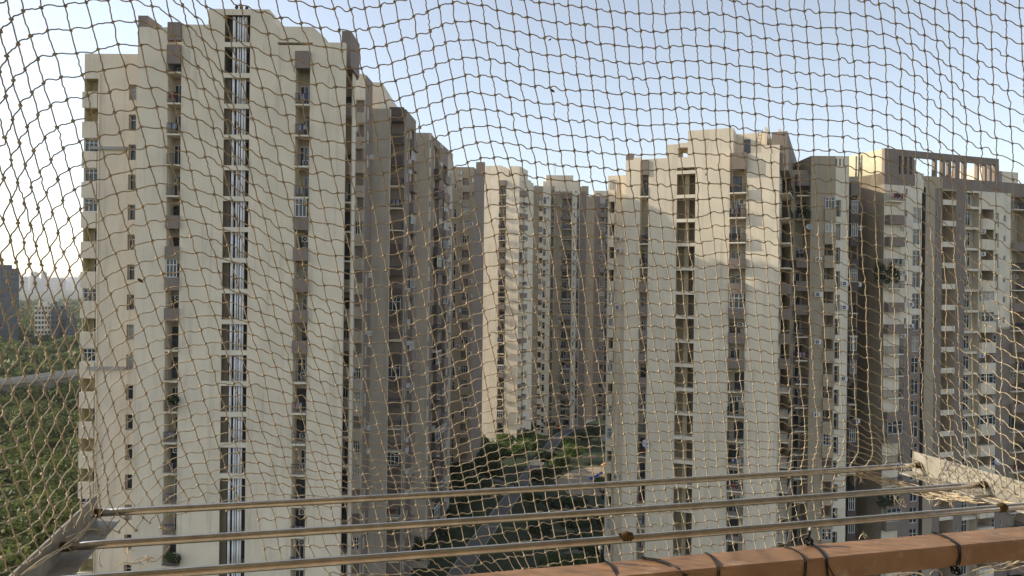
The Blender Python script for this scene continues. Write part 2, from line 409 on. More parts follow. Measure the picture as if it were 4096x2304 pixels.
def wins(b, F, pa, pb, floors, z0, z1, sill, h, holes, nx=2, ny=1, dep=0.14, seed=1, prob=1.0, backmat=1, pane='glass', sidemat=0):
    ua, ub = F.u(pa), F.u(pb); rn = random.Random(seed); w = ub - ua
    for z in floors:
        za = z + sill
        if za < z0 or za + h > z1 or rn.random() > prob: continue
        holes.append((ua, ub, za, za + h, dep + 0.1, backmat, sidemat))
        o = link('window', m_window(w - 0.01, h - 0.01, nx, ny), b.root, F.pt((ua + ub) / 2, dep, za + 0.005) - b.o, F.rz)
        link('pane', m_pane(w - 0.01, h - 0.01, pane if pane != 'glass' else pane_any()), o)
def boxbalc(b, F, pa, pb, floors, z0, z1, holes, proj=0.5, seed=1, bm='cream', oh=1.55, dep=1.7):
    """cream box parapets standing out from the wall with a dark opening above; some glazed in"""
    ua, ub = F.u(pa), F.u(pb); rn = random.Random(seed); w = ub - ua
    for z in floors:
        if z < z0 or z + FL > z1 + 0.6: continue
        k = cached(('bx', round(w, 2), round(proj, 2), bm), lambda: (lambda m: (m.box(-w / 2, w / 2, -proj, -0.003, -0.25, FL - oh - 0.25), m.mesh('balcony_box', [bm]))[1])(MB()))
        link('balcony_box', k, b.root, F.pt((ua + ub) / 2, 0, z) - b.o, F.rz)
        za = z + FL - oh - 0.25; holes.append((ua + 0.1, ub - 0.1, za, za + oh, dep, 1, 0))
        if rn.random() < 0.42:
            o = link('window', m_window(w - 0.2, oh - 0.02, 3, 2), b.root, F.pt((ua + ub) / 2, -proj * 0.4, za + 0.01) - b.o, F.rz); link('pane', m_pane(w - 0.2, oh - 0.02, pane_any()), o)
        else:
            link('door', m_door(min(2.0, w * 0.7)), b.root, F.pt((ua + ub) / 2 - w * 0.12, dep - 0.004, za - 0.6) - b.o, F.rz)
def ledges(b, F, ua, ub, floors, z0, z1, proj=0.25, t=0.3, m='cream2', name='ledge', off=0.0):
    k = MB(); k.box(ua, ub, -proj, -0.003, 0, t); me = k.mesh(name, [m])
    for z in floors:
        if z0 <= z + off <= z1: link(name, me, b.root, F.pt(0, 0, z + off) - b.o, F.rz)

# ------------------------------------------------------------------ building A: the near left tower
FA = [3.0 * k for k in range(0, 23)]
A = Bld('nearest cream tower block on the left with pipes in its open stairwell', at_=(-29, 78))
YA = 73.0
fa = Fac((0, YA), (1, 0)); ZA = H + 23.4
hs = []
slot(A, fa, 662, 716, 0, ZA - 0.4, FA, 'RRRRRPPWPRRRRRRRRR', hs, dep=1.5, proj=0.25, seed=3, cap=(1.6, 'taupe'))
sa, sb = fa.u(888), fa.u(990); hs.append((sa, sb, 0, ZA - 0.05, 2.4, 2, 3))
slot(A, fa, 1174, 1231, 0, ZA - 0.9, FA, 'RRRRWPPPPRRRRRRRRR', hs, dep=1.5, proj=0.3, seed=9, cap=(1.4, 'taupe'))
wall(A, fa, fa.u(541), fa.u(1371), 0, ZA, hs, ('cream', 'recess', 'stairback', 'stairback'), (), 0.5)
block(A, fa, fa.u(541), fa.u(1160), 2.7, 13.0, 0, ZA - 0.01, 'cream', 'rear_wall')
# stairwell: landing beams, pipes, side panel
bm_ = MB(); bm_.box(sa + 0.003, sb - 0.003, -0.012, 2.0, -0.46, 0.0)
beam = bm_.mesh('landing_beam', ['cream2'])
sp = MB(); sp.box(sa + 0.004, sa + 0.55, 0.35, 2.3, 0.0, FL - 0.47); sidep = sp.mesh('stair_wall', ['stairback'])
for z in FA: 
    link('landing_beam', beam, A.root, fa.pt(0, 0, z) - A.o)
    if z < ZA - 4: link('stair_wall', sidep, A.root, fa.pt(0, 0, z) - A.o)
for i, px in enumerate((921, 938, 947, 958, 968)):
    u = fa.u(px); r = (0.13, 0.10, 0.06, 0.12, 0.09)[i]
    for z in FA:
        p = cached(('pipe', i), lambda: (lambda m: (m.tube([(0, 0, 0.002), (0, 0, FL - 0.462)], r, 8), m.mesh('drain_pipe', ['pipe'], True))[1])(MB()))
        link('drain_pipe', p, A.root, fa.pt(u, 0.3, z) - A.o)
block(A, fa, fa.u(1182), fa.u(1222), 1.44, 1.49, zat(1200, 912, 74), zat(1200, 800, 74), 'yellow', 'wall_panel')
# crown of A
def top(b, F, pa, pb, za, zb, dep, m='cream', w0=0.0, name='parapet'): return block(b, F, F.u(pa), F.u(pb), w0, w0 + dep, za, zb, m, name)
zA = lambda y, px=800: zat(px, y, YA)
top(A, fa, 541, 660, ZA, zA(108, 600), 8)
top(A, fa, 541, 580, zA(108, 600), zA(62, 560), 3, 'taupe')
top(A, fa, 664, 716, ZA + 0.26, zA(92, 690), 0.5, 'taupe', -0.3)
top(A, fa, 717, 822, ZA, zA(98, 780), 9)
pu0, pu1 = fa.u(822), fa.u(1066)
hs = [(sa, sb, ZA, zA(60, 940), 1.2, 2, 2)]
wall(A, fa, pu0, pu1, ZA, zA(36, 940), hs, ('cream', 'recess', 'stairback'), (), 9.0, 'penthouse')
for i, px in enumerate((921, 938, 958, 968)):
    p = MB(); p.tube([(0, 0, 0), (0, 0, zA(60, 940) - ZA - 0.02)], 0.11, 8); link('drain_pipe', p.mesh('drain_pipe', ['pipe'], True), A.root, fa.pt(fa.u(px), 0.55, ZA) - A.o)
for px, y in ((925, 12), (944, 16), (966, 18)):
    p = MB(); r = 0.17; hgt = zA(y, 940) - zA(36, 940) + 0.0
    p.lathe([(0.12, -0.2), (0.12, hgt * 0.45), (r, hgt * 0.5), (r * 1.1, hgt * 0.8), (r * 0.8, hgt), (0.0, hgt * 1.04)], 10); link('vent_cap', p.mesh('vent_cap', ['black'], True), A.root, fa.pt(fa.u(px), 0.6, zA(36, 940)) - A.o)
def wedge(b, F, pa, pb, z0, za, zb, dep, m='cream'):
    k = MB(); a, c = F.u(pa), F.u(pb)
    k.v = [(a, 0, z0), (c, 0, z0), (c, 0, zb), (a, 0, za), (a, dep, z0), (c, dep, z0), (c, dep, zb), (a, dep, za)]
    k.f = [(0, 1, 2, 3), (5, 4, 7, 6), (3, 2, 6, 7), (1, 5, 6, 2), (4, 0, 3, 7), (0, 4, 5, 1)]; k.m = [0] * 6
    b.mesh_local('parapet', k, [m], F)
wedge(A, fa, 1066.3, 1100, ZA, zA(54, 1080), zA(106, 1100), 7)
top(A, fa, 1100.3, 1240, ZA + 0.27, zA(106, 1140), 4)
wedge(A, fa, 1240.3, 1290, ZA, zA(106, 1240), zA(152, 1285), 3)
top(A, fa, 1290.3, 1371, ZA, zA(170, 1330), 0.5)
# A1, lower wing to the left
f1 = Fac((0, 75.0), (1, 0)); Z1 = zat(440, 215, 75)
hs = []
u0, u1 = f1.u(329), f1.u(541)
rn = random.Random(5)
for k, z in enumerate(FA):
    if z + 2.7 > Z1: continue
    ua, ub = f1.u(331), f1.u(386); hs.append((ua + 0.02, ub, z + 1.55, z + 2.85, 1.2, 2, 2))
    v = rn.random()
    if v < 0.45:
        o = link('window', m_window(ub - ua - 0.04, 1.28, 3, 2), A.root, f1.pt((ua + ub) / 2, 0.12, z + 1.56) - A.o); link('pane', m_pane(ub - ua - 0.04, 1.28), o)
    elif v < 0.7: link('door', m_door(0.8, 2.0), A.root, f1.pt(ub - 0.5, 1.19, z + 0.8) - A.o)
    k2 = cached('a1box', lambda: (lambda m: (m.box(-0.12, f1.u(383) - f1.u(329), -0.16, -0.003, -0.1, 1.5), m.mesh('balcony_box', ['cream']))[1])(MB()))
    link('balcony_box', k2, A.root, f1.pt(u0, 0, z) - A.o)
wins(A, f1, 508, 537, FA, 0, Z1 - 0.8, 0.75, 1.55, hs, 1, 2, 0.35, 4, 1.0, 3, sidemat=3)
wall(A, f1, u0, u1 - 0.002, 0, Z1, hs, ('cream', 'recess', 'yellow', 'recess'), (), 13.0, 'wing_wall')
for y in (592, 1470):
    block(A, f1, f1.u(352), f1.u(506), -0.3, -0.003, zat(440, y + 8, 75), zat(440, y - 4, 75), 'concrete', 'ledge')
dp = MB(); dp.tube([(0, 0, 0), (0, 0, Z1 - 2)], 0.07, 6); link('drain_pipe', dp.mesh('drain_pipe', ['cream2'], True), A.root, f1.pt(f1.u(390), -0.09, 0) - A.o)
# A5, balconies on the right flank
f5 = Fac((0, 77.0), (1, 0)); hs = []; Z5 = H + 22.0
slot(A, f5, 1362, 1399, 0, Z5, FA, 'PNPRRRPPPPPRRRRRR', hs, dep=1.4, proj=0.5, para='taupe', seed=12)
wall(A, f5, f5.u(1340), f5.u(1403), 0, Z5, hs, ('cream', 'recess'), (), 1.5, 'flank_wall')
block(A, f5, f5.u(1376), f5.u(1412), -2.2, 2.0, zat(1390, 268, 75), zat(1390, 126, 75), 'taupe', 'head_panel')
block(A, f5, f5.u(1376), f5.u(1403), 0.0, 3.0, Z5, zat(1390, 185, 77), 'cream', 'parapet')

# ------------------------------------------------------------------ the row stepping back on the left (B, C, D, E)
FB = [3.0 * k - 0.4 for k in range(0, 24)]
B = Bld('shaded cream block just behind the nearest tower with box balconies and a brown flank', at_=(-21, 96))
fb = Fac((0, 93.0), (1, 0)); ZB = zat(1440, 300, 93); hs = []
boxbalc(B, fb, 1416, 1452, FB, 0, ZB - 2.0, hs, 0.55, 3, 'cream_shade')
wall(B, fb, fb.u(1380), fb.u(1456), 0, ZB, hs, ('cream_shade', 'recess'), (), 3.6)
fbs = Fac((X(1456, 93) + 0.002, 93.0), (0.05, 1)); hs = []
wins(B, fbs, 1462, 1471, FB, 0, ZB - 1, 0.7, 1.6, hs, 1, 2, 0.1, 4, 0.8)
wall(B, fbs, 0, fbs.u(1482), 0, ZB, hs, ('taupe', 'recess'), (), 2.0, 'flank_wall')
block(B, fb, fb.u(1408), fb.u(1452), -0.55, -0.003, ZB - 3.2, ZB, 'cream', 'head_panel')

rb = MB(); rb.box(-42, -22.2, 87.5, 135, 0, H + 21.5); link('rear_wall', rb.mesh('rear_wall', ['cream_shade']), B.root, -B.o)
C = Bld('shaded cream block third along the left row with dark corner balconies on brown parapets', at_=(-17, 106))
fc = Fac((0, 97.0), (1, 0)); ZC = zat(1515, 434, 97)
wall(C, fc, fc.u(1480), fc.u(1554), 0, ZC, (), ('cream_shade',), (), 0.6)
block(C, fc, fc.u(1440), fc.u(1522), 0.603, 8.0, 0, ZC - 0.3, 'cream', 'rear_wall')
block(C, fc, X(1380, 97) - 1, -17.5, 2.2, 21, ZC - 1, H + 27, 'cream', 'penthouse')
fc2 = Fac((0, 103.0), (1, 0)); ZC2 = zat(1590, 437, 103); FC = [3.0 * k - 0.9 for k in range(0, 24)]; hs = []
slot(C, fc2, 1556, 1612, 0, ZC2 - 1.0, FC, 'PPRRRPPPWRPWPRRWPR', hs, dep=1.6, proj=1.3, para='brown', seed=21)
wall(C, fc2, fc2.u(1551), fc2.u(1617), 0, ZC2, hs, ('cream_shade', 'recess', 'taupe'), ((fc2.u(1551), fc2.u(1617), ZC2 - 1.0, ZC2, 2),), 10.0, 'balcony_wall')
block(C, fc2, fc2.u(1556), fc2.u(1612), -1.3, -0.003, ZC2 - 1.9, ZC2, 'brown', 'head_panel')
fcs = Fac((X(1617, 103) + 0.002, 103.0), (0.06, 1)); hs = []
wins(C, fcs, 1622, 1628, FC, 0, ZC2 - 1, 0.9, 1.2, hs, 1, 1, 0.1, 4, 1.0)
boxbalc(C, fcs, 1634, 1651, FC, 0, ZC2 - 1, hs, 0.6, 6, 'taupe')
wall(C, fcs, 0, fcs.u(1657), 0, ZC2, hs, ('taupe', 'recess'), (), 2.0, 'flank_wall')

D = Bld('cream pier with pale window strips on its edges fourth along the left row', at_=(-13, 120))
fd = Fac((0, 113.0), (1, 0)); ZD = zat(1690, 531, 113); FD = [3.0 * k - 0.5 for k in range(0, 24)]; hs = []
wins(D, fd, 1655, 1659, FD, 0, ZD - 1, 0.9, 0.9, hs, 1, 1, 0.1, 4)
wins(D, fd, 1713, 1717, FD, 0, ZD - 1, 0.9, 0.9, hs, 1, 1, 0.1, 4)
wall(D, fd, fd.u(1652), fd.u(1719), 0, ZD, hs, ('cream_shade', 'recess', 'cream2'), ((fd.u(1652), fd.u(1660), 0, ZD, 2), (fd.u(1711), fd.u(1719), 0, ZD, 2)), 12.0)
P = Vector((X(1719, 113) + 0.003, 113.0)); fds = Fac(P, (Vector((X(1806, 129), 129.0)) - P)); hs = []; ZD2 = zat(1740, 560, 117)
slot(D, fds, 1731, 1752, 0, ZD2 - 1.2, FD, 'PPNPPWNPPRWPPRWP', hs, dep=1.4, proj=0.7, para='brown', seed=31)
wins(D, fds, 1758, 1764, FD, 0, ZD2 - 1, 0.8, 1.3, hs, 1, 1, 0.1, 3)
boxbalc(D, fds, 1768, 1785, FD, 0, ZD2 - 1, hs, 0.5, 8, 'taupe')
wins(D, fds, 1792, 1802, FD, 0, ZD2 - 1, 0.5, 1.7, hs, 2, 2, 0.1, 5, 0.9)
wall(D, fds, 0, fds.u(1806), 0, ZD2, hs, ('taupe', 'recess', 'cream_shade'), ((fds.u(1786), fds.u(1806), 0, ZD2, 2),), 8.0, 'flank_wall')

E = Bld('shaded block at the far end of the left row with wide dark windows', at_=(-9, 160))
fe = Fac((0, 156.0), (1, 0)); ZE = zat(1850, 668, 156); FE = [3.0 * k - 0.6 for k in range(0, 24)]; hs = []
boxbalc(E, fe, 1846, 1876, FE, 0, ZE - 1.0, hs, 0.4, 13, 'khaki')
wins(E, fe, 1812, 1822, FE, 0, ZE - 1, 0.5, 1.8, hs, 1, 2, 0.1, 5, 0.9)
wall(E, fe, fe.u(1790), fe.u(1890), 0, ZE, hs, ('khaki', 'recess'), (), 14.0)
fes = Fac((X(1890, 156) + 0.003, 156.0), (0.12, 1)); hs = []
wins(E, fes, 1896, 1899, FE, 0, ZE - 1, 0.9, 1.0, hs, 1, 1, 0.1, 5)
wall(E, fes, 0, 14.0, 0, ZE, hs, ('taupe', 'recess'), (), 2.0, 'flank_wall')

rb = MB(); rb.box(-36, -14.4, 138, 169.8, 0, H + 21.5); link('rear_wall', rb.mesh('rear_wall', ['cream_shade']), E.root, -E.o)
# ------------------------------------------------------------------ F: the sunlit slab in the middle
FF = [3.0 * k + 1.0 for k in range(-1, 25)]
Fb = Bld('tall sunlit cream tower in the middle, its base hidden by lit trees', at_=(-2, 200))
PF = Vector((X(1933, 200.0), 200.0)); ff = Fac(PF, (0.955, -0.295)); ZF = zat(1990, 704, 197); hs = []
slot(Fb, ff, 1993, 2021, 0, ZF - 1.2, FF, 'RRRRRPPPRRPRRRRRWRRR', hs, dep=1.4, proj=0.6, seed=41, cap=(1.2, 'taupe'))
wall(Fb, ff, 0, ff.u(2073), 0, ZF, hs, ('cream', 'recess'), (), 14.0)
wall(Fb, ff, ff.u(1937), ff.u(1996), ZF, zat(1960, 657, 197), (), ('cream',), (), 8, 'penthouse')
wedge(Fb, ff, 1996.2, 2030, ZF, zat(2000, 657, 197), zat(2030, 672, 197), 8)
top(Fb, ff, 2036, 2062, ZF, zat(2040, 662, 197), 8); top(Fb, ff, 2062.3, 2073, ZF, zat(2060, 664, 197), 8)
ff0 = Fac((0, 203.0), (1, 0)); hs = []; ZF0 = zat(1915, 648, 203)
slot(Fb, ff0, 1908, 1932, 0, ZF0 - 4, FF, 'PPRRRPRPRRPPRRR', hs, dep=1.4, proj=0.8, seed=44)
wall(Fb, ff0, ff0.u(1899), ff0.u(1936), 0, ZF0 - 2.5, hs, ('taupe', 'cream'), (), 6.0, 'balcony_wall')
top(Fb, ff0, 1899, 1934, ZF0 - 2.5, ZF0, 3, 'taupe')
Pq = ff.pt(ff.u(2073) + 0.004); ffs = Fac((Pq.x, Pq.y), (0.37, 0.93)); hs = []
slot(Fb, ffs, 2075, 2095, 0, ZF - 1, FF, 'PRPPRRWRRPPRRPRR', hs, dep=1.2, proj=1.0, seed=47)
wall(Fb, ffs, 0, 9.0, 0, ZF, hs, ('cream', 'recess'), (), 3.0, 'flank_wall')

K = Bld('shaded cream and brown tower behind the sunlit one, with a roof house and antennas', at_=(5, 218))
fk = Fac((0, 216.0), (1, 0)); ZK = zat(2130, 744, 216); FK = [3.0 * k + 0.3 for k in range(0, 25)]; hs = []
slot(K, fk, 2100, 2128, 0, ZK - 1.5, FK, 'RRRRRRRRPRRRRRRRRR', hs, dep=1.5, proj=0.6, seed=51, cap=(1.2, 'taupe'))
boxbalc(K, fk, 2152, 2168, FK, 0, ZK - 1, hs, 0.4, 15)
wins(K, fk, 2169.5, 2181, FK, 0, ZK - 1, 0.4, 1.9, hs, 1, 2, 0.15, 6, 0.9)
slot(K, fk, 2201, 2212, 0, ZK - 1, FK, 'RPRPRRPPRR', hs, dep=1.2, proj=0.2, seed=53)
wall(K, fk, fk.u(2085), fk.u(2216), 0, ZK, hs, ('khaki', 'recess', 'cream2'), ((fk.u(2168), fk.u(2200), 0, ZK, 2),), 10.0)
fk2 = Fac((0, 226.0), (1, 0)); ZK2 = zat(2260, 765, 226); hs = []
slot(K, fk2, 2246, 2283, 0, ZK2 - 0.8, FK, 'PPRRPRPRRRWWPRRRR', hs, dep=1.5, proj=0.8, seed=55, cap=(1.6, 'taupe'))
wins(K, fk2, 2291, 2296, FK, 0, ZK2 - 1, 0.9, 1.1, hs, 1, 1, 0.1, 6)
slot(K, fk2, 2304, 2314, 0, ZK2 - 1, FK, 'RWRPRRW', hs, dep=1.0, proj=0.0, seed=57)
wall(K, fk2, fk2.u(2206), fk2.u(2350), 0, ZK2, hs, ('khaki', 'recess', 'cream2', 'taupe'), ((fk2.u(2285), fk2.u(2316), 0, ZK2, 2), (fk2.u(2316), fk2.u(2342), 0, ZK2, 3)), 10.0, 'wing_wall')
block(K, fk2, fk2.u(2180), fk2.u(2290), 1.5, 9, ZK2, zat(2230, 702, 228), 'cream', 'penthouse'); block(K, fk2, fk2.u(2290.2), fk2.u(2318), 1.5, 8, ZK2, zat(2300, 726, 228), 'cream', 'penthouse')
block(K, fk2, fk2.u(2168), fk2.u(2196), 0.5, 6, ZK, zat(2180, 724, 226), 'cream', 'penthouse'); block(K, fk2, fk2.u(2322), fk2.u(2350), 0, 5, ZK2, zat(2330, 744, 226), 'khaki', 'parapet')
for px, y in ((2213, 695), (2219, 690)):
    m = MB(); m.tube([(0, 0, 0), (0, 0, 4.2)], 0.06, 6); m.box(-0.6, 0.6, -0.02, 0.02, 3.2, 3.26); m.box(-0.45, 0.45, -0.02, 0.02, 3.7, 3.75)
    link('antenna', m.mesh('antenna', ['concrete']), K.root, fk2.pt(fk2.u(px), 3, zat(2230, 702, 228)) - K.o)
K3 = Bld('far khaki block glimpsed between the roof house tower and the right tower', at_=(26, 246))
fk3 = Fac((0, 244.0), (1, 0)); ZK3 = zat(2360, 784, 244); FK3 = [3.0 * k for k in range(0, 25)]; hs = []
wins(K3, fk3, 2352, 2356, FK3, 0, ZK3 - 1, 0.9, 1.1, hs, 1, 1, 0.1, 6)
boxbalc(K3, fk3, 2396, 2416, FK3, 0, ZK3 - 1, hs, 0.4, 19, 'taupe')
slot(K3, fk3, 2419, 2432, 0, ZK3 - 1, FK3, 'RPRRWPRR', hs, dep=1.2, proj=0.4, seed=63)
wall(K3, fk3, fk3.u(2340), fk3.u(2460), 0, ZK3, hs, ('khaki', 'recess', 'taupe'), ((fk3.u(2374), fk3.u(2396), 0, ZK3, 2),), 10.0)
block(K3, fk3, fk3.u(2376), fk3.u(2440), 0.6, 6, ZK3, zat(2400, 762, 244), 'cream', 'penthouse')

# ------------------------------------------------------------------ G: the right tower with the open stairwell
FG = [3.0 * k + 0.2 for k in range(0, 22)]
G = Bld('large sunlit cream tower right of centre with an open stairwell and a roof house', at_=(24, 96))
PG = Vector((X(3112, 89.0), 89.0)); fg = Fac(PG, (0.927, -0.375)); ZG = H + 16.5; hs = []
slot(G, fg, 2557, 2590, 0, ZG - 0.5, FG, 'RNRRPPPPPRRRRRRRRR', hs, dep=1.3, proj=0.1, seed=71, cap=(1.5, 'taupe'))
ga, gb = fg.u(2703), fg.u(2777); hs.append((ga, gb, 0, ZG - 1.3, 1.9, 2, 3))
slot(G, fg, 2915, 2981, 0, ZG - 0.9, FG, 'RRRPPWPPRRRRRRRRR', hs, dep=1.4, proj=0.5, seed=73)
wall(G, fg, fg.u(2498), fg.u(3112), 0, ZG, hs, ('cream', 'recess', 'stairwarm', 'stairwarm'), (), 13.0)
bm_ = MB(); bm_.box(ga + 0.003, gb - 0.003, -0.012, 1.85, -0.42, 0.0); beam = bm_.mesh('landing_beam', ['cream2'])
sp = MB(); w_ = gb - ga; sp.box(ga + w_ * 0.38, ga + w_ * 0.62, 0.9, 1.88, 0.0, FL - 0.43, 0); sp.box(ga + w_ * 0.62 + 0.003, gb - 0.006, 1.5, 1.88, 0.0, FL - 0.43, 1)
sidep = sp.mesh('stair_wall', ['stairwarm', 'stairback'])
for z in FG:
    if z < ZG - 1: link('landing_beam', beam, G.root, fg.pt(0, 0, z) - G.o, fg.rz)
    if z < ZG - 4: link('stair_wall', sidep, G.root, fg.pt(0, 0, z) - G.o, fg.rz)
# crown of G
zG = lambda px, y: H + (yh(px) - y) * (fg.pt(fg.u(px)).y) / FPX
top(G, fg, 2498, 2528, ZG, zG(2515, 617), 0.5, 'taupe'); top(G, fg, 2528.3, 2557, ZG, zG(2540, 630), 0.4)
top(G, fg, 2559, 2588, ZG - 0.2, zG(2570, 640), 0.3, 'taupe', -0.16)
top(G, fg, 2661, 2706, ZG, zG(2680, 578), 4.0); top(G, fg, 2706.2, 2745, zG(2725, 590), zG(2725, 571), 4.0, name='roof_beam')
top(G, fg, 2745.2, 2927, ZG, zG(2850, 516), 7.0, name='penthouse')
gz = zG(2850, 516); pe = fg.u(2927)
gL = fg.u(3112) - pe
block(G, fg, pe + 0.003, pe + 3.4, 3.6, 7.0, ZG, gz - 0.1, 'cream', 'penthouse')
block(G, fg, pe + 3.403, pe + 3.7, 3.0, 11.0, ZG + 0.003, gz + 0.45, 'cream', 'roof_fin'); block(G, fg, pe + gL - 0.32, pe + gL - 0.02, 3.5, 10.0, ZG + 0.003, gz + 0.2, 'cream', 'roof_fin')
block(G, fg, pe + 3.703, pe + gL - 0.323, 6.0, 10.0, ZG, gz - 0.4, 'cream', 'penthouse')
block(G, fg, pe + 2.0, fg.u(3112) - 0.003, 0.8, 1.1, ZG, ZG + 1.0, 'cream', 'parapet')
dd = MB(); dd.box(pe + 0.9, pe + 1.7, 3.55, 3.59, ZG + 0.6, ZG + 2.4); G.mesh_local('door', dd, ['glass'], fg)
ld = MB()
for q in (0, 0.45): ld.tube([(pe + 2.3 + q, 2.6, ZG + 0.2), (pe + 2.7 + q, 3.5, gz + 0.3)], 0.03, 5)
for i in range(8): ld.tube([(pe + 2.3 + 0.4 * i / 8, 2.6 + 0.9 * i / 8, ZG + 0.3 + (gz - ZG) * i / 8), (pe + 2.75 + 0.4 * i / 8, 2.6 + 0.9 * i / 8, ZG + 0.3 + (gz - ZG) * i / 8)], 0.02, 5)
G.mesh_local('ladder', ld, ['iron'], fg)
um, un = fg.u(2915), fg.u(2981)
block(G, fg, um, un, -0.55, -0.003, ZG - 1.9, ZG + 0.1, 'taupe', 'head_panel')
pg = fg.pt(fg.u(3112) + 0.003); fgs = Fac((pg.x, pg.y), (0.40, 0.92)); hs = []
slot(G, fgs, 3116, 3152, 0, ZG - 1.0, FG, 'RRRRPPPPRRRRRRRRRR', hs, dep=1.2, proj=1.2, seed=77, para='taupe')
wins(G, fgs, 3160, 3168, FG, 0, ZG - 1, 0.3, 2.0, hs, 1, 2, 0.1, 3, 0.9)
wall(G, fgs, 0, fgs.u(3172), 0, ZG, hs, ('cream', 'recess'), (), 2.0, 'flank_wall')
block(G, fgs, 0.2, fgs.u(3168), -1.0, -0.003, ZG - 2.2, ZG + 0.2, 'taupe', 'head_panel'); block(G, fgs, 1.0, fgs.u(3172), -0.8, 1.0, ZG + 0.203, ZG + 2.6, 'taupe', 'roof_box')
# G1, lower wing to the left
p1 = fg.pt(fg.u(2503), 3.0); fg1 = Fac((p1.x, p1.y), (0.927, -0.375)); ZG1 = zat(2465, 718, 103); hs = []
boxbalc(G, fg1, 2433, 2457, FG, 0, ZG1 - 0.6, hs, 0.35, 23, 'cream', 1.5)
wall(G, fg1, fg1.u(2428), 0.0, 0, ZG1, hs, ('cream', 'recess'), (), 10.0, 'wing_wall')
dp = MB(); dp.tube([(0, 0, 0), (0, 0, ZG1 - 1)], 0.07, 6); link('drain_pipe', dp.mesh('drain_pipe', ['cream2'], True), G.root, fg1.pt(fg1.u(2462), -0.09, 0) - G.o)

# ------------------------------------------------------------------ H: khaki block right of G
Hb = Bld('khaki block between the stairwell tower and the pergola building, stepped white windows', at_=(40, 98))
FH = [3.0 * k + 0.6 for k in range(0, 22)]
fh0 = Fac((0, 96.0), (1, 0)); ZH0 = zat(3200, 680, 96); hs = []
slot(Hb, fh0, 3176, 3237, 0, ZH0 - 0.9, FH, 'RRNPPPRRRRRRRRR', hs, dep=1.5, proj=0.7, para='taupe', seed=81, cap=(1.2, 'taupe'))
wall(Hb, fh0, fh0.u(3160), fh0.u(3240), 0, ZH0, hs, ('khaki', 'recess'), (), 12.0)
fh = Fac((0, 95.0), (1, 0)); ZH = zat(3320, 624, 95); hs = []
for px in (3337, 3352, 3367): hs.append((fh.u(px), fh.u(px + 5), zat(px, 665, 95), zat(px, 635, 95), 0.5, 1, 0))
boxbalc(Hb, fh, 3293, 3337, FH, 0, ZH - 4.2, hs, 0.3, 33, 'khaki', 1.45)
wins(Hb, fh, 3340, 3359, FH, 0, ZH - 4.2, 0.25, 2.1, hs, 1, 2, 0.35, 7)
wall(Hb, fh, fh.u(3239), fh.u(3391), 0, ZH, hs, ('khaki', 'recess', 'cream2'), ((fh.u(3338), fh.u(3391), 0, ZH, 2),), 12.0, 'front_wall')
fh2 = Fac((0, 99.0), (1, 0)); ZH2 = zat(3405, 706, 99); hs = []
slot(Hb, fh2, 3393, 3426, 0, ZH2 - 1.0, FH, 'NWWPWRRWWRPWRRW', hs, dep=1.3, proj=0.5, para='brown', seed=85, cap=(1.6, 'taupe'))
wall(Hb, fh2, fh2.u(3380), fh2.u(3430), 0, ZH2, hs, ('khaki', 'recess'), (), 8.0, 'balcony_wall')

# ------------------------------------------------------------------ J: the pergola building at the right
J = Bld('brown and cream tower at the right edge crowned by a brown slotted pergola frame', at_=(60, 110))
FJ = [3.0 * k + 0.9 for k in range(0, 22)]
J0 = Vector((X(3533, 103.0), 103.0)); fj = Fac(J0, (0.94, 0.342)); fl = Fac(J0 + Vector((-0.342, 0.94)) * 9.0, (0.342, -0.94))
ZJ = zat(3560, 690, 103); hs = []
slot(J, fj, 3536, 3600, 0, ZJ - 1.6, FJ, 'RPPRRPPRRRPWRRPWRRR', hs, dep=1.5, proj=0.8, para='taupe', seed=91)
wins(J, fj, 3618, 3626, FJ, 0, ZJ - 2, 1.0, 0.9, hs, 1, 1, 0.12, 3)
wins(J, fj, 3649, 3680, FJ, 0, ZJ - 2, 0.15, 2.2, hs, 2, 2, 0.15, 4)
hs.append((fj.u(3684), fj.u(3699), 0, ZJ - 1.6, 2.0, 4, 4))
wins(J, fj, 3742, 3750, FJ, 0, ZJ - 2, 1.2, 0.8, hs, 1, 1, 0.12, 5); wins(J, fj, 3836, 3844, FJ, 0, ZJ - 2, 1.2, 0.8, hs, 1, 1, 0.12, 6)
hs.append((fj.u(3766), fj.u(3822), 0, ZJ - 1.9, 2.2, 2, 2))
ua, ub = fj.u(3767), fj.u(3821)
ledges(J, fj, ua, ub, FJ, 0, ZJ - 3, 0.02, 0.75, 'cream2', 'landing_wall')
hs.append((fj.u(3857), fj.u(3913), 0, ZJ - 1.9, 0.9, 1, 1))
uc, ud = fj.u(3858), fj.u(3912)
kb = MB(); kb.box(uc, ud, -0.05, 0.85, -0.35, 0.0); me_ = kb.mesh('ledge', ['cream2'])
for z in FJ:
    if z < ZJ - 3:
        link('ledge', me_, J.root, fj.pt(0, 0, z) - J.o, fj.rz)
        o = link('window', m_window((ud - uc) * 0.62, 2.0, 3, 2), J.root, fj.pt(uc + (ud - uc) * 0.42, 0.80, z + 0.35) - J.o, fj.rz); link('pane', m_pane((ud - uc) * 0.62, 2.0), o)
boxbalc(J, fj, 3917, 3974, FJ, 0, ZJ - 2, hs, 0.5, 37, 'cream', 1.45)
wins(J, fj, 3977, 3992, FJ, 0, ZJ - 2, 0.2, 2.1, hs, 1, 2, 0.15, 8, 0.8)
wins(J, fj, 4012, 4020, FJ, 0, ZJ - 2, 1.1, 0.9, hs, 1, 1, 0.12, 7)
slot(J, fj, 4042, 4105, 0, ZJ - 2, FJ, 'RNPRRPRPRRPRRRRR', hs, dep=1.5, proj=0.5, para='taupe', seed=97)
zc = H - 5.0
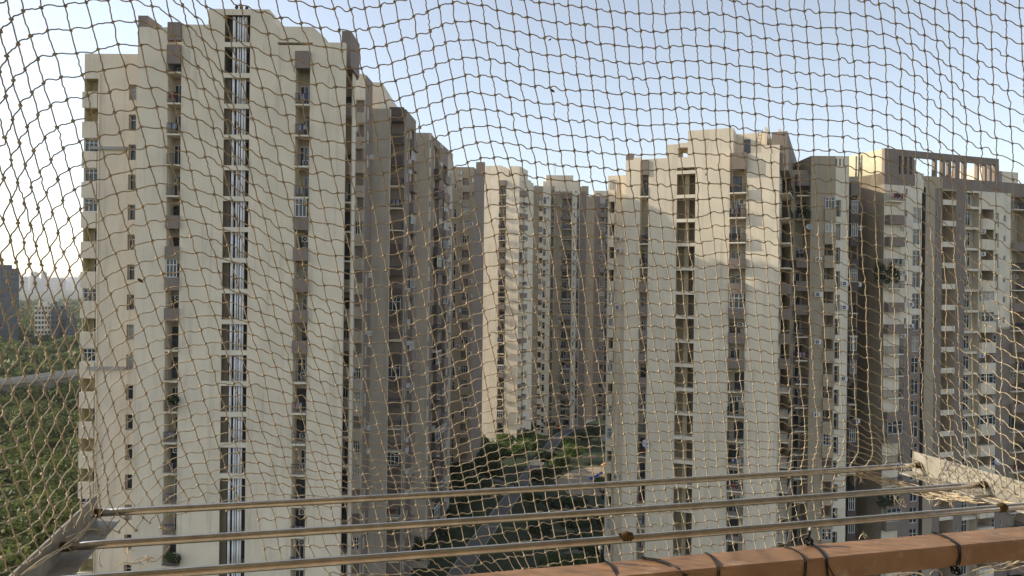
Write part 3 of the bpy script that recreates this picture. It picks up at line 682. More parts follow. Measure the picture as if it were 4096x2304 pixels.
wall(J, fj, 0, fj.u(4150), 0, ZJ, hs, ('khaki', 'recess', 'khaki', 'taupe', 'brown', 'cream2'), (
    (0, fj.u(3602), 0, ZJ, 5), (fj.u(3602), fj.u(3684), zc, ZJ, 5), (0, fj.u(3684), 0, zc, 3), (fj.u(3737), fj.u(3766), 0, ZJ, 3), (fj.u(3822), fj.u(3857), 0, ZJ, 3),
    (fj.u(3857), fj.u(4040), zc, ZJ, 5), (fj.u(3915), fj.u(4150), 0, zc - 0.3, 3), (fj.u(4040), fj.u(4150), 0, ZJ, 3), (0, fj.u(4150), ZJ - 1.6, ZJ, 3), (fj.u(3690), fj.u(3766), ZJ - 1.6, ZJ, 0)), 14.0)
hs = []
wins(J, fl, 3437, 3442, FJ, 0, ZJ - 3, 1.2, 0.8, hs, 1, 1, 0.1, 8, 0.4)
wall(J, fl, -3.0, 8.996, 0, ZJ, hs, ('cream', 'recess', 'taupe', 'khaki'), ((4.0, 9.0, ZJ - 1.6, ZJ, 2),), 3.0, 'flank_wall')
# pergola crown
zb = zat(3545, 592, 103); wt = 0.5
def crown(F, ua, ub, nm='pergola_post', m='taupe'): block(J, F, ua, ub, 0.0, wt, ZJ + 0.003, zb - 0.9, m, nm)
block(J, fj, 0.003, fj.u(3990), 0.0, wt, zb - 0.9, zb, 'taupe', 'pergola_beam')
posts = [3533, 3552, 3584, 3598, 3608, 3622, 3630, 3643, 3652, 3660, 3705, 3712, 3730, 3743, 3760, 3774, 3786, 3800, 3815, 3833, 3847, 3900, 3912, 3934, 3941, 3958, 3964, 3978, 3990]
for a_, c_2 in ((3533, 3590), (3600, 3612), (3622, 3632), (3644, 3652), (3733, 3743), (3764, 3776), (3790, 3800), (3817, 3834), (3850, 3862), (3904, 3912), (3934, 3942), (3956, 3962), (3976, 3991)):
    crown(fj, fj.u(a_) + 0.006, fj.u(c_2))
block(J, fj, fj.u(3576), fj.u(3640), 2.5, 6, ZJ, zb - 1.2, 'cream2', 'penthouse'); block(J, fj, fj.u(3652), fj.u(3706), 2.0, 6.5, ZJ, zb - 0.8, 'cream2', 'penthouse')
dd = MB(); dd.box(fj.u(3656), fj.u(3662), 1.95, 1.99, ZJ + 0.1, ZJ + 2.2); J.mesh_local('door', dd, ['glass'], fj)
block(J, fl, 0.8, 8.99, 0.35, 0.75, ZJ + 0.003, zb, 'straw', 'penthouse')
block(J, fl, 0.8, 8.0, 0.752, 5.0, ZJ, zb - 0.2, 'straw', 'penthouse') 
for i, u in enumerate((2.0, 3.6, 4.1, 4.6)):
    q = MB(); q.tube([(0, 0, 0), (0, 0, zb - ZJ - 0.3)], 0.08, 6); link('drain_pipe', q.mesh('drain_pipe', ['concrete'], True), J.root, fl.pt(u, 0.24, ZJ + 0.1) - J.o, fl.rz)
pb = fj.pt(fj.u(3930), 9.0); fj2 = Fac((pb.x, pb.y), (0.94, 0.342))
block(J, fj2, fj2.u(3915), fj2.u(3945), 0, 4, ZJ, zat(3930, 660, 120), 'cream2', 'penthouse')
block(J, fj, fj.u(4006), fj.u(4066), 3.0, 9, ZJ, zat(4030, 664, 112), 'cream2', 'penthouse'); block(J, fj, fj.u(4066.5), fj.u(4150), 3.2, 9, ZJ, zat(4090, 672, 112), 'cream2', 'penthouse')
dd = MB(); dd.box(fj.u(4074), fj.u(4084), 3.15, 3.19, ZJ + 0.5, ZJ + 2.3); J.mesh_local('door', dd, ['glass'], fj)
block(J, fj, fj.u(3655), fj.u(3690), -0.02, -0.003, ZJ - 2.4, ZJ + 0.3, 'cream2', 'parapet')


def acs(b, F, pxs, floors, z0, z1, prob, seed):
    rn = random.Random(seed)
    for px in pxs:
        for z in floors:
            if z0 < z < z1 - 2 and rn.random() < prob: link('air_conditioner', m_ac(), b.root, F.pt(F.u(px), -0.004, z + rn.choice((0.5, 1.9, 2.1))) - b.o, F.rz)
acs(B, fb, (1404, 1411), FB, 14, ZB, 0.4, 1); acs(B, fbs, (1476,), FB, 14, ZB, 0.5, 2); acs(C, fcs, (1631,), FC, 10, ZC2, 0.5, 3); acs(D, fds, (1755, 1789), FD, 8, ZD2, 0.5, 4)
acs(E, fe, (1835, 1882), FE, 4, ZE, 0.45, 5); acs(Fb, ffs, (2098,), FF, 4, ZF, 0.5, 6); acs(K, fk, (2140, 2190), FK, 4, ZK, 0.4, 7); acs(K, fk2, (2236, 2300), FK, 4, ZK2, 0.35, 8)
acs(G, fgs, (3156,), FG, 14, ZG, 0.5, 9); acs(Hb, fh, (3270, 3376), FH, 14, ZH - 4, 0.25, 10); acs(J, fj, (3610, 3640, 3925), FJ, 14, ZJ - 2, 0.3, 11); acs(Hb, fh2, (3429,), FH, 14, ZH2, 0.3, 12); acs(G, fg1, (2475,), FG, 14, ZG1, 0.3, 13)
# ------------------------------------------------------------------ laundry, dishes, plants on the balconies
def in_view(p):
    q = Vector(p) - CAM
    if q.y < 1: return False
    return -0.70 < q.x / q.y < 0.70 and -0.41 < q.z / q.y < 0.40
NTH = ['top', 'second', 'third', 'fourth', 'fifth', 'sixth', 'seventh', 'eighth', 'ninth', 'tenth', 'eleventh', 'twelfth', 'thirteenth', 'fourteenth', 'fifteenth', 'sixteenth', 'seventeenth', 'eighteenth', 'nineteenth', 'twentieth', 'twenty first', 'twenty second', 'twenty third', 'twenty fourth', 'twenty fifth']
CN = {'w': 'white', 'k': 'black', 'r': 'red', 'b': 'blue', 'l': 'lilac', 'p': 'pink', 'g': 'green'}
seen_l = set()
for (F, u, w, z, width, cols, hh) in LAUNDRY:
    p = F.pt(u, w, z)
    if not in_view(p): continue
    rn = random.Random(int(p.x * 100) + int(p.z * 7)); m = MB(); x = -width / 2; n = len(cols) + rn.randint(1, 3)
    for i in range(n):
        ww = width / n; h = hh * rn.uniform(0.55, 1.0); ci = i % len(cols)
        for a in range(3):
            xa, xb = x + ww * a / 3, x + ww * (a + 1) / 3 - (0.02 if a == 2 else 0); ya, yb = 0.05 * math.sin(a * 2.1 + i), 0.05 * math.sin((a + 1) * 2.1 + i)
            m.quad((xa, ya, -h), (xb, yb, -h), (xb, yb, 0.02), (xa, ya, 0.02), ci); m.quad((xa, ya + 0.03, -h), (xa, ya + 0.03, 0.02), (xb, yb + 0.03, 0.02), (xb, yb + 0.03, -h), ci)
        x += ww
    px = 2048 + FPX * p.x / p.y
    col = ' and '.join(dict.fromkeys(CN[c] for c in cols))
    where = ('on the nearest left tower' if px < 1375 else 'on the shaded left row' if px < 1900 else 'on the sunlit middle tower' if px < 2100 else 'on the far middle blocks' if px < 2430 else 'on the right stairwell tower' if px < 3172 else 'on the khaki right block' if px < 3430 else 'on the pergola building')
    lvl = NTH[max(0, min(24, int((H + 25 - z) / 3.0)))]
    lab = f'{col} washing {where}, {lvl} floor'
    if lab in seen_l: lab = f'{"narrow" if width < 1.2 else "wide"} {lab}'
    if lab in seen_l: continue
    seen_l.add(lab)
    o = link('laundry', m.mesh('laundry', ['cloth_' + c for c in cols]), None, p, F.rz); tag(o, lab, 'laundry', 'washing hung on balcony railings')

def dish(p, rz, r, label):
    t = thing('satellite_dish', label, 'satellite dish', p, 'satellite dishes', rz)
    m = MB(); m.lathe([(0.0, 0.0), (r * 0.5, r * 0.07), (r, r * 0.28), (r * 0.97, r * 0.31), (r * 0.5, r * 0.1), (0.0, r * 0.03)], 16)
    d = link('reflector', m.mesh('reflector', ['dish'], True), t, (0, 0, 0.5)); d.rotation_euler = (math.radians(62), 0, 0)
    a = MB(); a.tube([(0, 0.3, 0), (0, 0.1, 0.3), (0, 0.02, 0.5)], 0.025, 6); link('bracket_arm', a.mesh('bracket_arm', ['iron']), t)
    f = MB(); f.tube([(0, -0.05, 0.25), (0, -r * 0.9, 0.62)], 0.015, 5); f.box(-0.05, 0.05, -r * 0.9 - 0.06, -r * 0.9 + 0.04, 0.58, 0.68); link('feed_arm', f.mesh('feed_arm', ['iron']), t)
def hang(F, px, py, Y): q = at(px, py, Y); return q
dish(at(2582, 1792, 94.2), 0.3, 0.55, 'pale satellite dish on the left balcony column of the stairwell tower')
dish(at(2420, 1768, 101.5), 0.2, 0.5, 'grey satellite dish on the low left wing of the stairwell tower')
dish(at(3236, 925, 94.4), -0.2, 0.42, 'pale satellite dish beside the curtained balcony of the khaki block')
dish(at(3988, 1862, 106.0), 0.1, 0.5, 'pale satellite dish low on the pergola building at the right edge')
def leafball(m, c, r, n, ls, rn, mi=0, flat_=1.0):
    for i in range(n):
        while True:
            q = Vector((rn.uniform(-1, 1), rn.uniform(-1, 1), rn.uniform(-1, 1)))
            if 0.25 < q.length < 1: break
        q = q.normalized() * (q.length ** 0.5)
        p = Vector(c) + Vector((q.x * r[0], q.y * r[1], q.z * r[2]))
        nrm = (q + Vector((rn.uniform(-.8, .8), rn.uniform(-.8, .8), rn.uniform(-.2, 1.0)))).normalized()
        t = nrm.cross(Vector((rn.uniform(-1, 1), rn.uniform(-1, 1), rn.uniform(-1, 1)))).normalized(); b = nrm.cross(t)
        s = ls * rn.uniform(0.6, 1.25)
        m.quad(p - t * s - b * s * 0.55, p + t * s - b * s * 0.55, p + t * s * 0.7 + b * s * 0.6, p - t * s * 0.7 + b * s * 0.6, mi)
def plants(p, w, label, n=260, hgt=0.8):
    t = thing('balcony_plant', label, 'plant', p, 'plants on balconies'); rn = random.Random(int(p.x * 10)); m = MB()
    k = max(2, int(w / 0.6))
    for i in range(k):
        leafball(m, (-w / 2 + w * (i + 0.5) / k, 0, 0.3 + rn.uniform(0, hgt * 0.6)), (0.5, 0.35, hgt * rn.uniform(0.5, 0.9)), n // k, 0.13, rn)
    link('foliage', m.mesh('foliage', ['leafd']), t)
    q = MB(); q.box(-w / 2, w / 2, -0.15, 0.15, -0.3, 0.0); link('planter', q.mesh('planter', ['brown']), t)
plants(at(3548, 1118, 102.0), 3.3, 'thick dark creeper filling a balcony of the pergola building', 900, 1.9)
plants(at(3550, 2010, 102.4), 2.6, 'dense dark plants on a low balcony of the pergola building', 500, 1.5)
plants(at(3222, 868, 94.3), 1.0, 'leafy pot plant on a right hand balcony of the khaki block', 200, 1.2)
plants(at(690, 1620, 72.6), 1.0, 'small green plants behind a railing of the nearest tower', 120, 0.6)
plants(at(690, 2250, 72.6), 1.2, 'green plants on the lowest visible balcony of the nearest tower', 160, 0.9)

# ------------------------------------------------------------------ trees of the court
def crown_mesh(key, r, n, ls, mname, blobs, seed):
    def f():
        rn = random.Random(seed); m = MB()
        for i in range(blobs):
            a = rn.uniform(0, 6.283); d = rn.uniform(0, 0.62); c = (r[0] * d * math.cos(a), r[1] * d * math.sin(a), r[2] * rn.uniform(-0.35, 0.5))
            s = rn.uniform(0.38, 0.6); leafball(m, c, (r[0] * s, r[1] * s, r[2] * s), n // blobs, ls, rn)
        return m.mesh('crown', [mname])
    return cached(('crown', key), f)
def trunk_mesh(h, r):
    def f():
        m = MB(); m.tube([(0, 0, 0), (0.05, 0, h * 0.5), (0, 0.05, h)], [r, r * 0.8, r * 0.6], 7)
        for a in (0.3, 2.2, 4.4): m.tube([(0, 0, h * 0.8), (math.cos(a) * h * 0.25, math.sin(a) * h * 0.25, h * 1.2), (math.cos(a) * h * 0.45, math.sin(a) * h * 0.45, h * 1.6)], [r * 0.5, r * 0.35, r * 0.15], 5)
        return m.mesh('trunk', ['bark'])
    return cached(('trunk', h, r), f)
NT = [0]
def tree(px, py, rad, h, kind, label, Y=None):
    p = on_ground(px, py); NT[0] += 1; v = NT[0] % 3
    t = thing('garden_tree' if h > 3.2 else 'garden_shrub', label, 'tree' if h > 3.2 else 'shrub', (p.x, p.y, 0), 'trees and shrubs of the court garden', NT[0] * 1.7)
    th = h * 0.35
    link('trunk', trunk_mesh(round(th, 1), round(0.05 * h, 2)), t)
    link('crown', crown_mesh((round(rad, 1), round(h, 1), kind, v), (rad, rad, h * 0.36), int(420 + 260 * rad), 0.27, kind, 7 + v, NT[0]), t, (0, 0, h * 0.64))
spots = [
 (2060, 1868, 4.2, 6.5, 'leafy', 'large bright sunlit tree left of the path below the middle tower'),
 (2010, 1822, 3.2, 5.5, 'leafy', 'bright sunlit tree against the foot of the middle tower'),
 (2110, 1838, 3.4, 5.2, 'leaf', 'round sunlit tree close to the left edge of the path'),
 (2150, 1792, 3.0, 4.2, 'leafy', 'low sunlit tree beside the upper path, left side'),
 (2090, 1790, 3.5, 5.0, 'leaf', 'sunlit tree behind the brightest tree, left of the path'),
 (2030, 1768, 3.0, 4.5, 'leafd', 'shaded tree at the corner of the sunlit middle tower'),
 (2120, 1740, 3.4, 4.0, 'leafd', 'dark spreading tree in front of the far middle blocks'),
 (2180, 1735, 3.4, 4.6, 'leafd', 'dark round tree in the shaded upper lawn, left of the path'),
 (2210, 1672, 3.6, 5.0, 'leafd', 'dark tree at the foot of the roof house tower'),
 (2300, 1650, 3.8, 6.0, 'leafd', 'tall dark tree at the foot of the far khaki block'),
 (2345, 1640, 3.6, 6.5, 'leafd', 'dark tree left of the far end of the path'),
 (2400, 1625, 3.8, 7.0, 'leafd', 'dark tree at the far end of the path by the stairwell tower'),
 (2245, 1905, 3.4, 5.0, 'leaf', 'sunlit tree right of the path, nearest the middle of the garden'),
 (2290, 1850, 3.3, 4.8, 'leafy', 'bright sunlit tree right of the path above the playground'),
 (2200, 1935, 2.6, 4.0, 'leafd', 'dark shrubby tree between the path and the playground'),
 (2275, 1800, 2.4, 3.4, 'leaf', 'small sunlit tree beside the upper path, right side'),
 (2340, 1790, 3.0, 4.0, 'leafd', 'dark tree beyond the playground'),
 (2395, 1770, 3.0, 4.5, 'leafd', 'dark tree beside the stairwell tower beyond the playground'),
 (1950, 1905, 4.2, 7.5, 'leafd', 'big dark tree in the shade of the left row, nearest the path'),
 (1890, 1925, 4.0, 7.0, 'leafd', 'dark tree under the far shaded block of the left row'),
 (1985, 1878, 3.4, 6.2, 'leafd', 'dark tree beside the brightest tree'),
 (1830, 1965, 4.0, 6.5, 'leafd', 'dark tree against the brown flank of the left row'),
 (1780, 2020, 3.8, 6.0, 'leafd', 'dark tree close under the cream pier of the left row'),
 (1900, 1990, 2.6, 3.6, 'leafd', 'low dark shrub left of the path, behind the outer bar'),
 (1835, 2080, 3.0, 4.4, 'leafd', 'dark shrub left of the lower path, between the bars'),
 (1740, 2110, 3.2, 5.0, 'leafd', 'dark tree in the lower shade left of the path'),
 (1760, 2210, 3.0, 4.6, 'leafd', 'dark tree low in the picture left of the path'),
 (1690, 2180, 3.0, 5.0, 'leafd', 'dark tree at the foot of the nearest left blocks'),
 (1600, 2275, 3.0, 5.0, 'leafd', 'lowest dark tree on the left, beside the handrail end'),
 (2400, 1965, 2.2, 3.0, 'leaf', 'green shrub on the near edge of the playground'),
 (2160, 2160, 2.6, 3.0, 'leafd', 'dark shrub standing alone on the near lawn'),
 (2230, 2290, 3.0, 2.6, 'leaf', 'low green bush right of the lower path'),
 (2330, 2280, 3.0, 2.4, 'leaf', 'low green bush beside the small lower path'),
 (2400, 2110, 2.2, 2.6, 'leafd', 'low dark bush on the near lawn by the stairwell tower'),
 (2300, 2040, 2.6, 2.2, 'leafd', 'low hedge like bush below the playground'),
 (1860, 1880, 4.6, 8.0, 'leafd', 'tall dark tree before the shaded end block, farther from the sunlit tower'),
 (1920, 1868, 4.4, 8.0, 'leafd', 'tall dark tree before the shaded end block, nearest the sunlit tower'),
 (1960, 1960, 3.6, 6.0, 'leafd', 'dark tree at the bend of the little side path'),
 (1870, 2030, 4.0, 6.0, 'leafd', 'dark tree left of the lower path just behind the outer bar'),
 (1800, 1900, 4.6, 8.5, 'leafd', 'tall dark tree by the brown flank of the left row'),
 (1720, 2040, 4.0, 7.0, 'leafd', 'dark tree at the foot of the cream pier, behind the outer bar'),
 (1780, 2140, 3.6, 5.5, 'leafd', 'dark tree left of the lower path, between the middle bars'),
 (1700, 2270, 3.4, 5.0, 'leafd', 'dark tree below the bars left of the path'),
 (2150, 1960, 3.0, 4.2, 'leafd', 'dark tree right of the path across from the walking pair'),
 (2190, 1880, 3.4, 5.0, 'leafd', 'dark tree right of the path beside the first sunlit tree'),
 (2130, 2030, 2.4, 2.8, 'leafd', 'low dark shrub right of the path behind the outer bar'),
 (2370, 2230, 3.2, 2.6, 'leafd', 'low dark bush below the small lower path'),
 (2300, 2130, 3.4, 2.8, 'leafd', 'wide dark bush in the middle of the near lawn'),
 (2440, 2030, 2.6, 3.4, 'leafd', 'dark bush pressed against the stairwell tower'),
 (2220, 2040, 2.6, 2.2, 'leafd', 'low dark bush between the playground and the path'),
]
for sp_ in spots: tree(*sp_)

# fence of green mesh by the foot of the middle tower
def fence(px0, px1, py):
    a, b = on_ground(px0, py), on_ground(px1, py); L_ = (b - a).length; ang = math.atan2(b.y - a.y, b.x - a.x)
    t = thing('garden_fence', 'green wire fence at the foot of the sunlit middle tower', 'fence', (a.x, a.y, 0), None, ang)
    for i in range(6):
        m = cached('fp', lambda: (lambda q: (q.tube([(0, 0, 0), (0, 0, 3.2)], 0.05, 6), q.mesh('fence_post', ['cloth_g']))[1])(MB())); link('fence_post', m, t, (L_ * i / 5, 0, 0))
    w = MB()
    for i in range(26): w.box(L_ * i / 26, L_ * i / 26 + 0.03, -0.01, 0.01, 0.1, 3.1)
    for i in range(7): w.box(0, L_, -0.012, 0.012, 0.2 + i * 0.45, 0.23 + i * 0.45)
    tag(link('wire_mesh', w.mesh('wire_mesh', ['cloth_g']), t), None, None, None, 'stuff')
fence(1925, 2000, 1800)

# playground
def play():
    p = on_ground(2425, 1915); t = thing('play_frame', 'playground climbing tower with orange roof and blue slide', 'playground slide', p, None, 0.3)
    m = MB()
    for x in (-0.8, 0.8):
        for y in (-0.8, 0.8): m.tube([(x, y, 0), (x, y, 2.9)], 0.07, 6)
    link('post_frame', m.mesh('post_frame', ['yell']), t)
    d = MB(); d.box(-0.85, 0.85, -0.85, 0.85, 1.35, 1.45); link('deck', d.mesh('deck', ['yell']), t)
    r = MB(); r.v = [(-1, -1, 2.9), (1, -1, 2.9), (1, 1, 2.9), (-1, 1, 2.9), (0, -0.6, 3.7), (0, 0.6, 3.7)]; r.f = [(0, 1, 4), (1, 2, 5, 4), (2, 3, 5), (3, 0, 4, 5), (3, 2, 1, 0)]; r.m = [0] * 5
    link('roof', r.mesh('roof', ['orange']), t)
    s = MB(); 
    for (x0, z0, x1, z1) in ((-0.9, 1.4, -2.2, 0.7), (-2.2, 0.7, -3.3, 0.25), (-3.3, 0.25, -3.9, 0.22)):
        s.quad((x0, -0.35, z0), (x0, 0.35, z0), (x1, 0.35, z1), (x1, -0.35, z1)); s.quad((x0, -0.35, z0 + 0.3), (x0, -0.35, z0 - .05), (x1, -0.35, z1 - .05), (x1, -0.35, z1 + 0.3)); s.quad((x0, 0.35, z0 + 0.3), (x0, 0.35, z0 - .05), (x1, 0.35, z1 - .05), (x1, 0.35, z1 + 0.3))
    link('slide', s.mesh('slide', ['blue']), t)
    p = on_ground(2358, 1838); t = thing('seesaw', 'pale pink seesaw beyond the playground sand', 'seesaw', p, None, 0.4)
    m = MB(); m.box(-1.8, 1.8, -0.15, 0.15, 0.55, 0.65); link('plank', m.mesh('plank', ['cloth_p']), t)
    m = MB(); m.tube([(0, -0.3, 0), (0, 0, 0.56), (0, 0.3, 0)], 0.05, 6); link('pivot', m.mesh('pivot', ['iron']), t)
    for x in (-1.6, 1.6): m = MB(); m.tube([(x, -0.25, 0.85), (x, 0.25, 0.85)], 0.03, 6); m.tube([(x, 0, 0.65), (x, 0, 0.85)], 0.03, 6); link('handle', m.mesh('handle', ['iron']), t)
    p = on_ground(2236, 1718); t = thing('waste_bin', 'small red bin beside the upper path', 'bin', p)
    m = MB(); m.lathe([(0.0, 0.15), (0.38, 0.15), (0.45, 1.25), (0.0, 1.25)], 12); link('body', m.mesh('body', ['redp'], False), t)
    m = MB(); m.lathe([(0.47, 1.25), (0.47, 1.33), (0.0, 1.42)], 12); link('lid', m.mesh('lid', ['redp']), t)
play()

def person(px, py, shirt, trousers, label, step, rz):
    p = on_ground(px, py, 0.022); t = thing('person', label, 'person', p, None, rz)
    J_ = {'pel': (0, 0, 0.93), 'chest': (0, 0.02, 1.28), 'neck': (0, 0.02, 1.47), 'head': (0, 0, 1.58), 'top': (0, 0, 1.70)}
    vs, es, rs = [], [], []
    def add(q, r): vs.append(q); rs.append(r); return len(vs) - 1
    pe_ = add((0, 0, 0.93), 0.145); ch = add((0, 0.02, 1.3), 0.15); nk = add((0, 0.02, 1.47), 0.06); hd = add((0, -0.01, 1.58), 0.095); tp = add((0, -0.01, 1.68), 0.085)
    es += [(pe_, ch), (ch, nk), (nk, hd), (hd, tp)]
    for s in (-1, 1):
        f = s * step
        a = add((s * 0.1, 0, 0.86), 0.1); k = add((s * 0.1, -0.06 + f * 0.35, 0.47), 0.065); an = add((s * 0.1, f, 0.08), 0.045); toe = add((s * 0.1, f - 0.16, 0.04), 0.04)
        es += [(pe_, a), (a, k), (k, an), (an, toe)]
        sh = add((s * 0.19, 0.02, 1.4), 0.07); el = add((s * 0.24, 0.05 - f * 0.3, 1.12), 0.045); wr = add((s * 0.22, -0.06 - f * 0.6, 0.88), 0.033); hn = add((s * 0.21, -0.09 - f * 0.7, 0.8), 0.036)
        es += [(ch, sh), (sh, el), (el, wr), (wr, hn)]
    me = bpy.data.meshes.new('body'); me.from_pydata(vs, es, []); m2 = mat('outfit', shirt); t2 = m2.node_tree; b_ = t2.nodes['Principled BSDF']
    g = t2.nodes.new('ShaderNodeTexCoord'); sx = t2.nodes.new('ShaderNodeSeparateXYZ'); cr = t2.nodes.new('ShaderNodeValToRGB'); t2.links.new(g.outputs['Object'], sx.inputs[0])
    dv = t2.nodes.new('ShaderNodeMath'); dv.operation = 'DIVIDE'; dv.inputs[1].default_value = 1.75; t2.links.new(sx.outputs['Z'], dv.inputs[0]); t2.links.new(dv.outputs[0], cr.inputs[0])
    cr.color_ramp.interpolation = 'CONSTANT'; e = cr.color_ramp.elements; e[0].position = 0; e[0].color = (*trousers, 1); e[1].position = 0.53; e[1].color = (*shirt, 1)
    q = e.new(0.845); q.color = (0.25, 0.14, 0.09, 1); q = e.new(0.93); q.color = (0.01, 0.008, 0.007, 1)
    t2.links.new(cr.outputs[0], b_.inputs['Base Color'])
    me.materials.append(m2); o = link('body', me, t)
    sk = o.modifiers.new('skin', 'SKIN'); sk.use_smooth_shade = True
    for i, v in enumerate(me.skin_vertices[0].data if me.skin_vertices else []): v.radius = (rs[i], rs[i] * 0.8)
    if not me.skin_vertices:
        pass
    ss = o.modifiers.new('sub', 'SUBSURF'); ss.levels = 1; ss.render_levels = 1
    return o
person(2058, 1962, (0.03, 0.03, 0.05), (0.02, 0.02, 0.03), 'person in dark clothes walking on the path, left of the pair', 0.16, 0.2)
person(2070, 1958, (0.06, 0.06, 0.10), (0.02, 0.02, 0.04), 'person in dark blue top walking on the path, right of the pair', 0.13, 0.1)
person(1968, 2010, (0.35, 0.30, 0.28), (0.05, 0.05, 0.07), 'person in a pale top standing beside the lower path', 0.05, 0.8)

# ------------------------------------------------------------------ the woods, viaduct and far towers on the left
def woods(name, n, x_of, ls, leaves, rr, hh, mname, seed, label):
    rn = np.random.default_rng(seed)
    V, Fq = [], []
    for i in range(n):
        cx, cy = x_of(rn); r = rr * rn.uniform(0.6, 1.3); h = hh * rn.uniform(0.6, 1.25)
        q = rn.normal(size=(leaves, 3)); q /= np.linalg.norm(q, axis=1)[:, None]; q[:, 2] = np.abs(q[:, 2]) * 1.0 - 0.15
        rad = rn.uniform(0.75, 1.05, size=(leaves, 1))
        lump = 1 + 0.22 * np.sin(q[:, :1] * 5 + i) * np.cos(q[:, 1:2] * 4 - i)
        p = q * rad * lump * np.array([r, r, h * 0.6]) + np.array([cx, cy, h * 0.45])
        nr = q + rn.normal(scale=0.45, size=(leaves, 3)); nr /= np.linalg.norm(nr, axis=1)[:, None]
        t = np.cross(nr, rn.normal(size=(leaves, 3))); t /= np.linalg.norm(t, axis=1)[:, None]; b = np.cross(nr, t)
        s = ls * rn.uniform(0.6, 1.3, size=(leaves, 1))
        V.append(np.stack([p - t * s - b * s * .6, p + t * s - b * s * .6, p + t * s * .7 + b * s * .6, p - t * s * .7 + b * s * .6], 1).reshape(-1, 3))
    V = np.concatenate(V); k = len(V) // 4
    me = bpy.data.meshes.new(name); me.vertices.add(len(V)); me.vertices.foreach_set('co', V.ravel().astype(np.float32))
    me.loops.add(4 * k); me.loops.foreach_set('vertex_index', np.arange(4 * k, dtype=np.int32)); me.polygons.add(k); me.polygons.foreach_set('loop_start', np.arange(0, 4 * k, 4, dtype=np.int32))
    me.update(calc_edges=True); me.materials.append(M[mname]); o = link(name, me); tag(o, label, None, None, 'stuff'); return o
def near_pos(r):
    y = r.uniform(95, 300); return (r.uniform(-0.80, -0.50) * y - 1.0, y)
woods('woods', 430, near_pos, 0.33, 800, 5.0, 7.0, 'leaff', 3, 'thick green woodland below the viaduct')
def far_pos(r):
    y = 300 * (5.5 ** r.uniform(0, 1)); return (r.uniform(-0.82, -0.5) * y, y)
woods('far_woods', 420, far_pos, 1.3, 130, 9.0, 11.0, 'leaff', 4, 'distant woods fading into the haze')

def viaduct():
    t = thing('metro_viaduct', 'pale concrete metro viaduct curving above the woods at the left', 'viaduct', (-170, 262, 0))
    o = Vector((-170, 262, 0))
    pts = [(-330, 232), (-215, 243), (-170.7, 250), (-151.8, 262), (-120, 285), (-60, 330)]
    def sp(k, n=8):
        out = []
        for i in range(len(pts) - 1):
            p0, p1, p2, p3 = [Vector(pts[max(0, min(len(pts) - 1, i + q))]) for q in (-1, 0, 1, 2)]
            for j in range(n):
                u = j / n; out.append(0.5 * (2 * p1 + (p2 - p0) * u + (2 * p0 - 5 * p1 + 4 * p2 - p3) * u * u + (3 * p1 - p0 - 3 * p2 + p3) * u ** 3))
        out.append(Vector(pts[-1])); return out
    c = sp(0); zt = lambda i: 8.9 + (i - 16) * 0.23
    def sweep(name, prof, m):
        b = MB(); n = len(prof)
        for i, p in enumerate(c):
            d = (c[min(i + 1, len(c) - 1)] - c[max(i - 1, 0)]).normalized(); nn = Vector((-d.y, d.x))
            for (a, z) in prof: q = p + nn * a; b.v.append((q.x - o.x, q.y - o.y, zt(i) + z))
        for i in range(len(c) - 1):
            for q in range(n): b.f.append((i * n + q, i * n + (q + 1) % n, (i + 1) * n + (q + 1) % n, (i + 1) * n + q)); b.m.append(0)
        link(name, b.mesh(name, [m]), t)
    sweep('deck', [(-4.6, 0), (4.6, 0), (4.6, -0.35), (2.6, -0.6), (1.9, -2.2), (-1.9, -2.2), (-2.6, -0.6), (-4.6, -0.35)], 'concrete')
    for a in (-4.6, 4.35): sweep('parapet', [(a, 0.004), (a + 0.25, 0.004), (a + 0.25, 1.1), (a, 1.1)], 'concrete')
    for a in (-2.4, -1.0, 1.0, 2.4): sweep('track', [(a - 0.09, 0.004), (a + 0.09, 0.004), (a + 0.09, 0.3), (a - 0.09, 0.3)], 'concrete')
    for i in range(5, len(c), 4):
        p = c[i]; m = MB(); m.lathe([(1.3, 0), (1.3, zt(i) - 4.4), (2.4, zt(i) - 2.6), (2.4, zt(i) - 2.21)], 14); link('pier', m.mesh('pier', ['concrete'], True), t, (p.x - o.x, p.y - o.y, 0))
viaduct()

def tower(px0, px1, ytop, Y, D, m, label, cat, floors, cols, glassm='glass', ridge=False, rz=0.0):
    xa, xb = X(px0, Y), X(px1, Y); zt = zat((px0 + px1) / 2, ytop, Y); th_ = math.atan2(-(xa + xb) / 2, Y); rz = th_; t = thing('office_tower' if 'glass' in label else 'tower_block', label, cat, ((xa + xb) / 2, Y, 0), None, rz)
    w = (xb - xa) * math.cos(th_); b = MB(); b.box(-w / 2, w / 2, 0, D, 0, zt); link('wall', b.mesh('wall', [m]), t)
    fh = zt / floors; cw = w / cols
    g = MB(); g.box(-cw * 0.33, cw * 0.33, -0.06, -0.004, 0, fh * 0.55); me = g.mesh('window', [glassm])
    for i in range(cols):
        for k in range(1, floors): link('window', me, t, (-w / 2 + cw * (i + 0.5), 0, fh * k + fh * 0.2))
    if ridge:
        f = MB(); f.box(-0.12, 0.12, -0.4, -0.004, 0, zt + 0.5); me = f.mesh('fin', ['steelblue'])
        for i in range(cols + 1): link('fin', me, t, (-w / 2 + cw * i, 0, 0))
    r = MB(); r.box(-w * 0.3, w * 0.3, D * 0.3, D * 0.7, zt, zt + 2.5); link('roof_house', r.mesh('roof_house', [m]), t); return t
tower(-60, 76, 1074, 470, 30, 'steelblue', 'dark blue grey glass office tower with vertical fins at the left edge', 'tower', 15, 12, 'glassb', True)
tower(140, 205, 1222, 480, 14, 'cream2', 'white tower block with columns of small windows beside the glass tower', 'tower', 9, 5)
